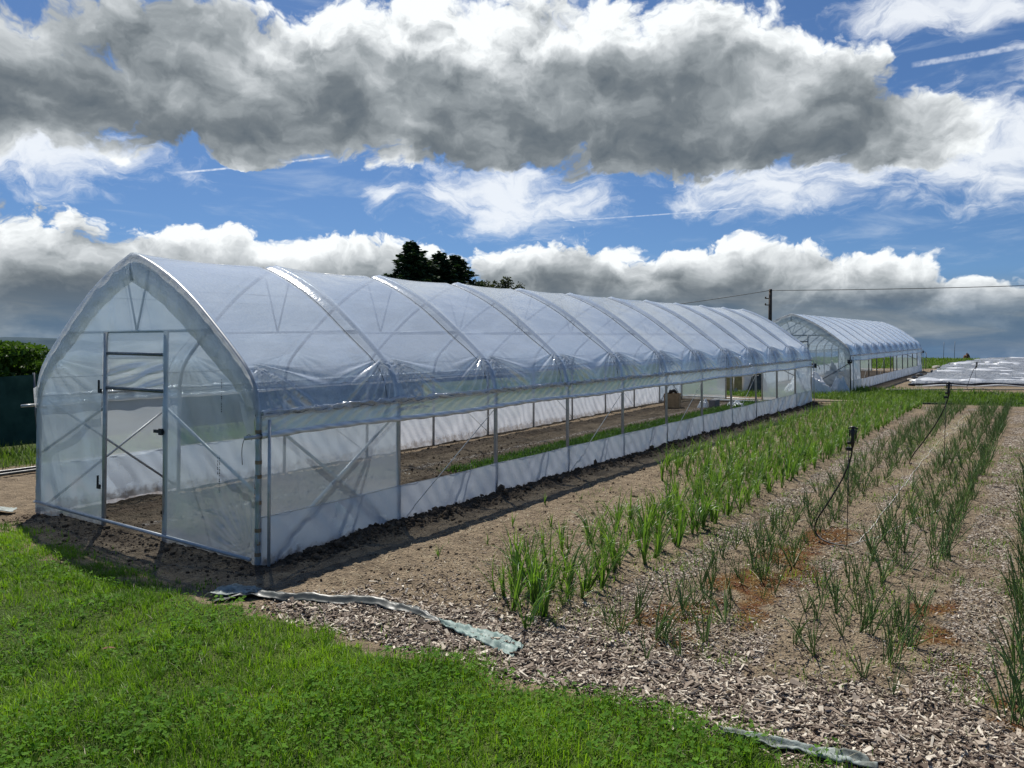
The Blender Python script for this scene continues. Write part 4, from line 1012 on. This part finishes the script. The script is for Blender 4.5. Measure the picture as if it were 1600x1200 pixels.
def broad(x, y, h, w, seed, mat, label, group, cs=(.10, .2), dens=1.):
    r = np.random.default_rng(seed); base = float(gz_low(x, y)); e = empty('broadleaf_tree', (x, y, base)); tag(e, label, 'tree', group)
    tb_ = MB(); tb_.tube([(0, 0, -.3), (.05, .03, h*.3), (.1, -.05, h*.6)], [w*.06, w*.045, w*.02], 7); C = []
    nl = 26
    for k in range(nl):
        a = r.uniform(0, 6.28); q = r.uniform(.1, 1)**.6; zz = h*r.uniform(.30, .93); rr = w*.5*q*math.sqrt(max(.05, 1-((zz/h-.55)/.5)**2))
        c = np.array([math.cos(a)*rr, math.sin(a)*rr, zz]); tb_.tube([(.05, .03, h*.28), tuple(c*np.array([.5, .5, .8])), tuple(c)], [w*.02, w*.012, .01], 4, False)
        m_ = int(420*dens); v = r.normal(size=(m_, 3)); v /= np.linalg.norm(v, axis=1)[:, None]; v *= (r.random(m_)**.45)[:, None]
        C.append(c+v*np.array([.19*w, .19*w, .15*h])*r.uniform(.6, 1.15))
    C = np.concatenate(C); C[:, 2] = np.minimum(C[:, 2], h*1.02)
    f = Foliage().add(cards(C, r.uniform(cs[0], cs[1], len(C)), np.clip(r.normal(.5, .28, len(C)), 0, 1))); f.build('crown', MAT[mat], e); tb_.build('trunk', MAT['bark'], e); return e
for i, (a, D, h, w, lab) in enumerate(((-37.1, 66, 8.1, 4.6, 'low greyish bush tree just right of the dark conifers'), (-35.3, 70, 8.8, 4.4, 'rounded grey green tree at the right end above the tunnel roof'), (-36.2, 69, 8.0, 4.0, 'small grey bush tree between two rounder ones above the tunnel roof'))):
    x_, y_ = at_az(a, D); broad(x_, y_, h-float(gz_low(x_, y_))*0, w, 40+i, 'greybush', lab, 'grey trees right of the conifers', (.09, .2), .8)
for i, (a, D, top, w, lab) in enumerate(((-69.4, 34, 2.05, 4.6, 'leafy green tree at the left edge of the picture behind the mesh fence'), (-67.6, 36, 2.12, 4.0, 'tallest leafy green tree behind the mesh fence at the far left'), (-66.0, 40, 1.25, 3.4, 'lower leafy tree behind the mesh fence beside the tunnel corner'), (-63.6, 42, 1.4, 4.2, 'leafy tree seen through the left end film of the near polytunnel'), (-73.5, 33, 2.4, 5.0, 'leafy green tree beyond the left picture edge behind the mesh fence'))):
    x_, y_ = at_az(a, D); base = float(gz_low(x_, y_)); broad(x_, y_, (top-base)/.98, w, 60+i, 'broadleaf', lab, 'leafy trees behind the green mesh fence', (.07, .16), 1.1)

# ------------------------------------------------------------------ green mesh fence
FX = -11.4; root = empty('mesh_fence', (FX, 0, 0)); tag(root, 'dark green windbreak mesh fence left of the near polytunnel', 'fence')
nu, nv = 260, 14; U, Vv = np.meshgrid(np.linspace(-7, 15.5, nu), np.linspace(0, 1, nv), indexing='ij'); U = U.ravel(); Vv = Vv.ravel()
topz = 1.50-.05*np.abs(np.sin((U+7)*math.pi/3.2))*0-.035*np.sin(np.pi*((U+7)/2.5 % 1))
mobj('mesh_panel', np.stack([.02+.03*np.sin(U*3+Vv*2)*np.sin(Vv*3.1), U, .02+(topz-.02)*Vv], 1), grid(nu, nv), MAT['fence_net'], root)
for k in range(10): MB().tube([(0, -7+2.5*k, -.1), (0, -7+2.5*k, 1.53)], .025, 7).build('fence_post', MAT['galvanised_dark'], root)

# ------------------------------------------------------------------ overhead line
D = 75; x_, y_ = at_az(-16.05, D); base = float(gz_low(x_, y_)); root = empty('utility_pole', (x_, y_, base)); tag(root, 'dark wooden utility pole behind the far polytunnel', 'utility pole')
zt = 2.2+math.tan(R(3.42))*D-base
MB().tube([(0, 0, -.3), (0, 0, zt*.5), (0, 0, zt)], [.20, .17, .145], 10).build('shaft', MAT['pole_wood'], root)
for zz in (zt-.85, zt-1.45): MB().tube([(-.14, -.05, zz), (-.42, -.05, zz), (-.42, -.05, zz+.06)], .05, 6).tube([(-.42, -.05, zz), (-.42, -.05, zz+.18)], [.09, .05], 8).build('insulator', MAT['insulator'], root)
MB().tube([(0, -.12, zt-.30), (0, -.12, zt-.05)], [.07, .05], 8).build('top_insulator', MAT['insulator'], root)
def wire(name, a, b, sag, lab, r=.028):
    t = np.linspace(0, 1, 60)[:, None]; p = np.array(a)*(1-t)+np.array(b)*t; p[:, 2] -= sag*4*(t*(1-t))[:, 0]
    o = MB().tube(p, r, 5).build(name, MAT['wire_dark']); tag(o, lab, 'power line'); return o
top = (x_, y_-.1, base+zt-.12); xr_, yr_ = at_az(16, 78); xl_, yl_ = at_az(-36.5, 92)
wire('power_line', top, (xr_, yr_, 6.6+0), .35, 'overhead wire running from the pole to the right edge of the sky')
wire('power_line', top, (xl_, yl_, 4.4), .5, 'overhead wire dropping left from the pole behind the tunnel roof')

# ------------------------------------------------------------------ silver sheeting over the far plot
root = empty('plastic_sheeting', (0, 0, 0)); tag(root, 'large crumpled silver black plastic sheet covering the plot at far right', 'ground sheet')
m, N, o = new_mat('silver_sheet'); P = pos(N); n1 = N.noise(N.mapv(P, (.5, 1.1, 1)), 1.1, 6, .62, .5); n2 = N.noise(P, 6, 4, .6)
prin(N, o, N.mix(N.rng(N.m('ADD', N.m('MULTIPLY', n1, .7), N.m('MULTIPLY', n2, .3)), .40, .68), (.075, .085, .10), (.26, .285, .31)), N.rng(n2, .3, .7, .50, .32), .0, N.bump(N.m('ADD', n1, N.m('MULTIPLY', n2, .35)), 1.0, .30), .5)
MAT['silver_sheet'] = m
EDX = np.array([34.0, 41, 44.2, 52, 60, 65.3, 73.3, 82.7, 90]); EDV = np.array([1.35, 1.05, 1.0, .75, .45, .30, 1.1, 2.0, 2.6])
nu, nv = 200, 260; a, b = np.meshgrid(np.linspace(0, 1, nu), np.linspace(0, 1, nv)**1.0, indexing='ij'); a = a.ravel(); b = b.ravel()
yb = 34.2+b*53.0; xl = np.interp(yb, EDX, EDV)+.25*(fbm(yb*.9, yb*0, 3, 400)-.5)*2; xx = xl+a**1.6*36.0; yy_ = yb+.55*(xx-1.4)*(1-b)
zz = gz_low(xx, yy_)+.05+.13*fbm(xx*1.0, yy_*.55, 4, 401)+.10*np.abs(fbm(xx*.5, yy_*1.6, 3, 402)-.5)*2
zz = np.where((a < .002), gz_low(xx, yy_)+.0, zz); zz = np.where((b < .002), gz_low(xx, yy_)+.01, zz)
mobj('sheet', np.stack([xx, yy_, zz], 1), grid(nu, nv), m, root)
tt_ = np.linspace(0, 1, 160); ex = 1.35+tt_**1.3*34; ey = 34.05+.55*(ex-1.4)+.12*np.sin(ex*2); ez = gz_low(ex, ey)+.09+.03*np.sin(ex*3.1)
MB().tube(np.stack([ex, ey, ez], 1), .045+.015*np.sin(ex*5), 7).build('rolled_edge', MAT['black_plastic'], root)
MB().tube(np.stack([ex+.3, ey-.22+.1*np.sin(ex*1.3), ez-.06], 1), .035+.012*np.sin(ex*3.3), 5).build('pale_fold', MAT['white_board'], root)
r9 = np.random.default_rng(11)
for k in range(90):      # loose folds standing up, the sheet's highlights painted as their white colour
    yy0 = 36+50*r9.random()**1.5; xx0 = float(np.interp(yy0, EDX, EDV))+.5+14*r9.random()**1.3; yy0 += .55*(xx0-1.4)*(1-(yy0-34.2)/53); L_ = r9.uniform(.15, .7)*(1+.012*yy0); q = np.linspace(-1, 1, 12)
    top_ = gz_low(xx0, yy0)+.13+.10*(1-q**2)*r9.uniform(.5, 1.4); V = []
    for j, (dy, fz) in enumerate(((-.22, .25), (-.06, .8), (.05, 1.), (.16, .3))):
        V.append(np.stack([xx0+q*L_, yy0+dy*(1-q**2)*1.2+.10*np.sin(q*4+k), gz_low(xx0, yy0)+.06+(top_-gz_low(xx0, yy0)-.06)*fz], 1))
    MB().add(np.concatenate(V), grid(4, 12)).build('loose_fold', MAT['heap_film'], root)
# edges weighed down with soil lumps and white scraps
for k, (sx, sy, sr) in enumerate(((1.25, 36.5, .16), (.9, 38.2, .2), (.7, 41.5, .18), (.55, 44.8, .2), (.85, 49.5, .24), (.2, 57, .28))):
    rr = np.random.default_rng(70+k); u_ = np.linspace(0, 2*np.pi, 13)[:-1]; rings = []
    for zf, rf in ((0, 1.), (.35, 1.05), (.75, .75), (.98, .25)):
        rings.append(np.stack([sx+sr*rf*np.cos(u_)*rr.uniform(.85, 1.2, 12), sy+sr*rf*np.sin(u_)*rr.uniform(.85, 1.2, 12), 0*u_+float(gz_low(sx, sy))+.02+sr*.7*zf], 1))
    V = np.concatenate(rings); F = [[i*12+j, i*12+(j+1) % 12, (i+1)*12+(j+1) % 12, (i+1)*12+j] for i in range(3) for j in range(12)]
    ob = mobj('rock', V, [np.array(F), np.array([[36+j for j in range(12)]])], MAT['stone']); tag(ob, 'pale stone weighing down the left edge of the silver sheet', 'stone', 'stones along the edge of the silver sheet')
def lumpy(name, x, y, rx, ry, h, mat, label, cat, seed, kind=None, fine=6.):
    nu, nv = 60, 40; U, Vv = np.meshgrid(np.linspace(0, 2*np.pi, nu), np.linspace(0, 1, nv), indexing='ij'); U = U.ravel(); Vv = Vv.ravel()
    rr = 1-Vv; nn = fbm(np.cos(U)*rr*fine*.5+9, np.sin(U)*rr*fine*.5+seed, 4, seed); edge = 1+.35*(fbm(np.cos(U)*1.6+3, np.sin(U)*1.6+seed, 3, seed+1)-.5)*2
    X_ = x+np.cos(U)*rr*rx*edge; Y_ = y+np.sin(U)*rr*ry*edge; Z_ = gz_low(X_, Y_)-.03+h*(1-rr**2.2)*(.35+1.2*nn)
    o = mobj(name, np.stack([X_, Y_, Z_], 1), grid(nu, nv), MAT[mat]); tag(o, label, cat, kind=kind); return o
lumpy('plastic_heap', -1.45, 27.2, .95, .5, .85, 'heap_film', 'white plastic film bundled on the grass at the foot of the far tunnel front', 'plastic film', 5)
lumpy('plastic_heap', -3.75, 26.9, .75, .5, 1.25, 'heap_film', 'tall white plastic film pile seen through the back doorway of the near tunnel', 'plastic film', 8)
lumpy('dark_bush', -3.15, 26.6, .42, .4, .85, 'fabric_dark', 'dark grey bundle beside the white film pile behind the near tunnel', 'bundle', 12)
lumpy('grey_bundle', -.78, 28.75, .48, .35, .95, 'grey_block', 'dark grey bundle standing just inside the far polytunnel front', 'bundle', 15)
lumpy('plastic_heap', -.35, 28.0, .42, .3, .55, 'heap_film', 'small crumpled white film heap by the right corner post of the far tunnel', 'plastic film', 18)
lumpy('rust_heap', -.05, 87.0, .40, .4, .55, 'rust_heap', 'small rust brown heap on the skyline above the silver sheet', 'heap', 21)
# thin stakes on the rise
for k, (sx, sy, sh) in enumerate(((-.27, 54.9, 1.15), (-1.62, 81, 1.7), (-.73, 81.4, 1.8))):
    o = MB().tube([(sx, sy, -.1), (sx+.02, sy, sh)], .022, 5).build('garden_stake', MAT['galvanised_dark']); tag(o, ('thin dark stake in the grass beside the far tunnel end', 'thin stake on the skyline, the left one of the far pair', 'thin stake on the skyline, the right one of the far pair')[k], 'stake')

# ------------------------------------------------------------------ things inside and behind the near tunnel
root = empty('wooden_crate', (-3.36, 18.3, 0)); tag(root, 'light brown slatted wooden crate on the soil inside the near tunnel', 'crate')
root.rotation_euler = (0, 0, .25); mb = MB()
for k in range(6):
    zz = .05+.074*k
    for yv in (-.22, .22): MB().box((0, yv, zz), (.46, .015, .066)).build('slat', MAT['wood_box'], root, smooth=False)
    for xv in (-.235, .235): MB().box((xv, 0, zz), (.015, .425, .066)).build('slat', MAT['wood_box'], root, smooth=False)
for xv in (-.215, .215):
    for yv in (-.20, .20): MB().box((xv, yv, .225), (.025, .025, .45)).build('corner_post', MAT['wood_box'], root, smooth=False)
MB().box((0, 0, .02), (.44, .42, .015)).build('bottom_board', MAT['wood_box'], root, smooth=False)
o = MB().tube([(-3.44, 18.25, .44), (-3.40, 18.25, .52), (-3.30, 18.3, .54), (-3.22, 18.32, .46)], [.05, .07, .06, .03], 8).build('work_glove', MAT['black_plastic']); tag(o, 'dark glove lying on top of the wooden crate', 'glove')
o = MB().box((-2.24, 19.0, .13), (.20, .42, .24)).build('paving_block', MAT['grey_block'], smooth=False); o.rotation_euler = (0, 0, 0); tag(o, 'dark reddish block standing on the bed beside the white sack', 'block')
lumpy('white_sack', -2.55, 18.9, .22, .25, .26, 'heap_film', 'crumpled white sack left of the dark block inside the near tunnel', 'sack', 25)
lumpy('white_sack', -1.75, 19.6, .35, .25, .22, 'heap_film', 'flat white sack right of the dark block inside the near tunnel', 'sack', 28)
o = MB().box((-2.2, 21.4, .06), (1.9, .20, .04), rot=-.06).build('white_plank', MAT['white_board'], smooth=False); tag(o, 'long white plank lying across the back doorway of the near tunnel', 'plank')
root = empty('board_stack', (-4.55, 26.2, 0)); tag(root, 'tan boards standing upright behind the near tunnel, seen through its back doorway', 'boards')
for k in range(3): MB().box((-.0+k*.34, .03*k, .75), (.32, .03, 1.5-.1*k)).build('board', MAT['yellow_board'], root, smooth=False)
for k in range(5):
    lumpy('rock', -4.75+k*.25, 25.7+.1*(k % 2), .13, .12, .2, 'stone', 'rounded pale stone at the foot of the tan boards', 'stone', 90+k)['group'] = 'stones at the foot of the boards'

# ------------------------------------------------------------------ sprinklers on tall stakes
def sprinkler(x, y, h, hose, label):
    root = empty('sprinkler', (x, y, float(gz_low(x, y)))); tag(root, label, 'sprinkler', 'tall garden sprinklers in the vegetable rows')
    MB().tube([(0, 0, -.05), (0, 0, h-.10)], .0045, 6).build('stake', MAT['iron_black'], root)
    hx, hy = .035, 0
    mb = MB(); mb.tube([(hx, hy, h-.20), (hx, hy, h-.14), (hx, hy, h-.10), (hx, hy, h-.03), (hx, hy, h)], [.012, .022, .016, .024, .014], 10)
    mb.box((hx-.025, hy, h-.155), (.05, .022, .03)); mb.box((hx+.032, hy, h-.06), (.012, .012, .10)); mb.box((hx-.030, hy, h-.05), (.012, .012, .07)); mb.build('head', MAT['black_plastic'], root)
    MB().tube([(hx-.05, hy, h-.005), (hx, hy, h+.012), (hx+.05, hy, h-.005)], [.006, .014, .006], 6).build('arm', MAT['black_plastic'], root)
    MB().box((-.0, 0, h-.22), (.05, .035, .035)).build('clip', MAT['black_plastic'], root, smooth=False)
    P_ = smooth_curve(np.array([(hx, hy, h-.17)]+hose), 60); MB().tube(P_, .0085, 8).build('hose', MAT['hose_black'], root)
sprinkler(4.66, 3.84, 1.26, [(.02, .0, .95), (-.06, .02, .72), (-.20, .05, .45), (-.33, .1, .22), (-.34, .12, .08), (-.22, .05, .02), (.0, .0, .01)], 'tall black sprinkler with a curving hose, nearest of the sprinklers in the onion rows')
sprinkler(5.07, 9.05, 1.48, [(.02, .0, 1.2), (-.10, .06, .90), (-.30, .3, .55), (-.50, .6, .25), (-.60, .9, .05), (-.6, 1.2, .0)], 'tall black sprinkler with a hose bending left, between the near and the farthest sprinkler')
sprinkler(4.25, 28.94, 1.25, [(-.05, .0, 1.0), (-.18, .0, .6), (-.24, .0, .25), (.2, -.2, .3), (.7, -.4, .12), (.9, -.5, .0)], 'farthest sprinkler, standing on the grass strip before the silver sheet')
# white rope down the middle of the onion bed
pts = np.array([(4.73, 4.1), (4.71, 5.0), (4.70, 5.84), (4.68, 7.2), (4.65, 8.45), (4.60, 10.2), (4.58, 12.04), (4.56, 13.5), (4.60, 14.98), (4.44, 15.8), (4.63, 16.78), (4.55, 18.4), (4.60, 20.1)]); pc = smooth_curve(pts, 300)
o = MB().tube(np.stack([pc[:, 0]+.006*np.sin(pc[:, 1]*4), pc[:, 1], gz(pc[:, 0], pc[:, 1])+.008], 1), .0040, 6).build('rope', MAT['rope_white']); tag(o, 'white rope lying along the middle of the onion bed', 'rope')
pts = np.array([(4.66, 3.9), (4.85, 4.4), (5.05, 5.3), (5.3, 6.3)]); pc = smooth_curve(pts, 80)
o = MB().tube(np.stack([pc[:, 0], pc[:, 1], gz(pc[:, 0], pc[:, 1])+.015], 1), .004, 5).build('string', MAT['rope_white']); tag(o, 'thin pale string running off right from the near sprinkler foot', 'string')
x, y = scatter(2600, 4.3, 4.95, 8, 20, lambda x, y: sst(.25, .08, np.abs(x-4.62))*sst(8, 12, y), .1); n = len(x)
o = Foliage().add(ribbons(np.stack([x, y, gz(x, y)+.01], 1), rng.uniform(0, 6.28, n), rng.uniform(1.1, 1.5, n), rng.uniform(-.2, .4, n), rng.uniform(.08, .22, n), rng.uniform(.002, .005, n), 3)).build('straw_rows', MAT['dry_leaf']); tag(o, 'pale straw strewn along the white rope', 'straw', kind='stuff')

# ------------------------------------------------------------------ strips of ground fabric along the lawn edge
def strip(name, up_, lo_, hump, mat, label, seed, n=90, m_=12, thick=.0):
    U1 = smooth_curve(np.array(up_, float), n); U2 = smooth_curve(np.array(lo_, float), n); rows = []
    tt = np.linspace(0, 1, n)
    for q in range(m_):
        f_ = q/(m_-1); p = U1*(1-f_)+U2*f_; zz = gz(p[:, 0], p[:, 1])+.014+hump(tt, f_)+.020*(fbm(tt*22, tt*0+f_*7, 3, seed)-.35)
        w = .02*(fbm(tt*12, tt*0+f_*3, 2, seed+1)-.5); rows.append(np.stack([p[:, 0]+w, p[:, 1]+w, zz], 1))
    o = mobj(name, np.concatenate(rows), grid(m_, n), MAT[mat]); sol = o.modifiers.new('thickness', 'SOLIDIFY'); sol.thickness = .003; tag(o, label, 'ground fabric'); return o
A_up = [(.38, -.62), (.50, -.52), (.72, -.48), (1.05, -.42), (1.30, -.30), (1.65, -.15), (2.0, -.08), (2.52, -.17)]
A_lo = [(.62, -.93), (.68, -.86), (.80, -.66), (1.10, -.56), (1.36, -.45), (1.70, -.29), (2.06, -.22), (2.54, -.24)]
strip('ground_fabric', A_up, A_lo, lambda t, f: (.05*np.sin(np.pi*np.clip(t, 0, 1))**.5*np.exp(-((f-.60)/.2)**2)+.03*np.exp(-((t-.12)/.06)**2)*f), 'fabric_dark', 'dark folded strip of ground fabric lying at the lawn edge below the tunnel corner', 31)
A2u = [(.40, -.66), (.50, -.57), (.74, -.52)]; A2l = [(.50, -.90), (.62, -.80), (.80, -.62)]
strip('ground_fabric', A2u, A2l, lambda t, f: .030+.022*np.sin(np.pi*f)*np.sin(np.pi*t)**.5, 'fabric_pale', 'pale turned up corner flap at the left end of the dark ground fabric', 36, 40)
strip('ground_fabric', [(2.47, -.20), (2.88, -.21), (3.31, -.25)], [(2.60, -.28), (2.95, -.37), (3.36, -.45)], lambda t, f: .012+.012*np.sin(f*9+t*3), 'fabric_green', 'flat grey green ground fabric strip half buried in wood chips', 41)
strip('ground_fabric', [(4.86, -.64), (5.13, -.58), (5.33, -.55), (5.62, -.52)], [(4.92, -.68), (5.18, -.67), (5.40, -.64), (5.68, -.61)], lambda t, f: .02+.015*np.sin(f*8+t*2), 'fabric_pale', 'shiny pale green fabric strip at the bottom edge beside the lawn', 46)
# black edging and pale batten behind the rows
pc = np.stack([np.linspace(2.6, 4.0, 40), 23.3+.42*(np.linspace(2.6, 4.0, 40)-2.6)], 1); o = MB().tube(np.stack([pc[:, 0], pc[:, 1], gz_low(pc[:, 0], pc[:, 1])+.04], 1), .03, 6).build('edging', MAT['black_plastic']); tag(o, 'short black edging strip closing off the far end of the onion rows', 'edging')
pc = np.stack([np.linspace(5.3, 9, 40), 25.0+.42*(np.linspace(5.3, 9, 40)-5.3)], 1); o = MB().tube(np.stack([pc[:, 0], pc[:, 1], gz_low(pc[:, 0], pc[:, 1])+.04], 1), .03, 6).build('edging', MAT['black_plastic']); tag(o, 'black edging strip at the right picture edge behind the last onion row', 'edging')
pc = np.linspace(1.2, 12, 60); o = MB().tube(np.stack([pc, 29.2+.66*(pc-1.2), gz_low(pc, 29.2+.66*(pc-1.2))+.10], 1), .035, 6).build('batten', MAT['straw']); tag(o, 'long pale batten between the grass strip and the soil before the silver sheet', 'batten')
pc = np.linspace(-.3, 1.5, 20); o = MB().box((.5, 22.6, .07), (1.5, .10, .05), rot=.35).build('batten', MAT['straw'], smooth=False); tag(o, 'short pale plank in the grass by the far corner of the near tunnel', 'plank')
# pipes and a crumpled sheet left of the tunnel
for k, (dx, lab) in enumerate(((0, 'black pipe lying on the soil left of the tunnel, the one nearer the fence'), (.28, 'grey black pipe lying on the soil left of the tunnel, the one nearer the tunnel'))):
    yp = np.linspace(-2.5, 9, 60); o = MB().tube(np.stack([-8.45+dx+.04*np.sin(yp*.9+k), yp, gz_low(-8.4+0*yp, yp)+.045], 1), .035-.008*k, 8).build('water_pipe', MAT['hose_black' if k == 0 else 'fabric_dark']); tag(o, lab, 'pipe')
strip('plastic_scrap', [(-5.75, -.55), (-5.35, -.28), (-5.02, -.05)], [(-5.3, -.75), (-5.05, -.50), (-4.88, -.18)], lambda t, f: .03+.05*np.sin(np.pi*f)*np.sin(np.pi*t), 'fabric_pale', 'crumpled silver plastic scrap on the soil at the left picture edge', 56)
# a dead leaf and a few flat stones
root = None
o = Foliage().add(ribbons(np.array([[.95, -2.02, .055]]), np.array([.6]), np.array([1.35]), np.array([.35]), np.array([.10]), np.array([.022]), 6, .3, 1.4, np.array([.1]))).build('dead_leaf', MAT['rust_heap']); tag(o, 'curled brown dead leaf lying on the lawn at lower left', 'leaf')
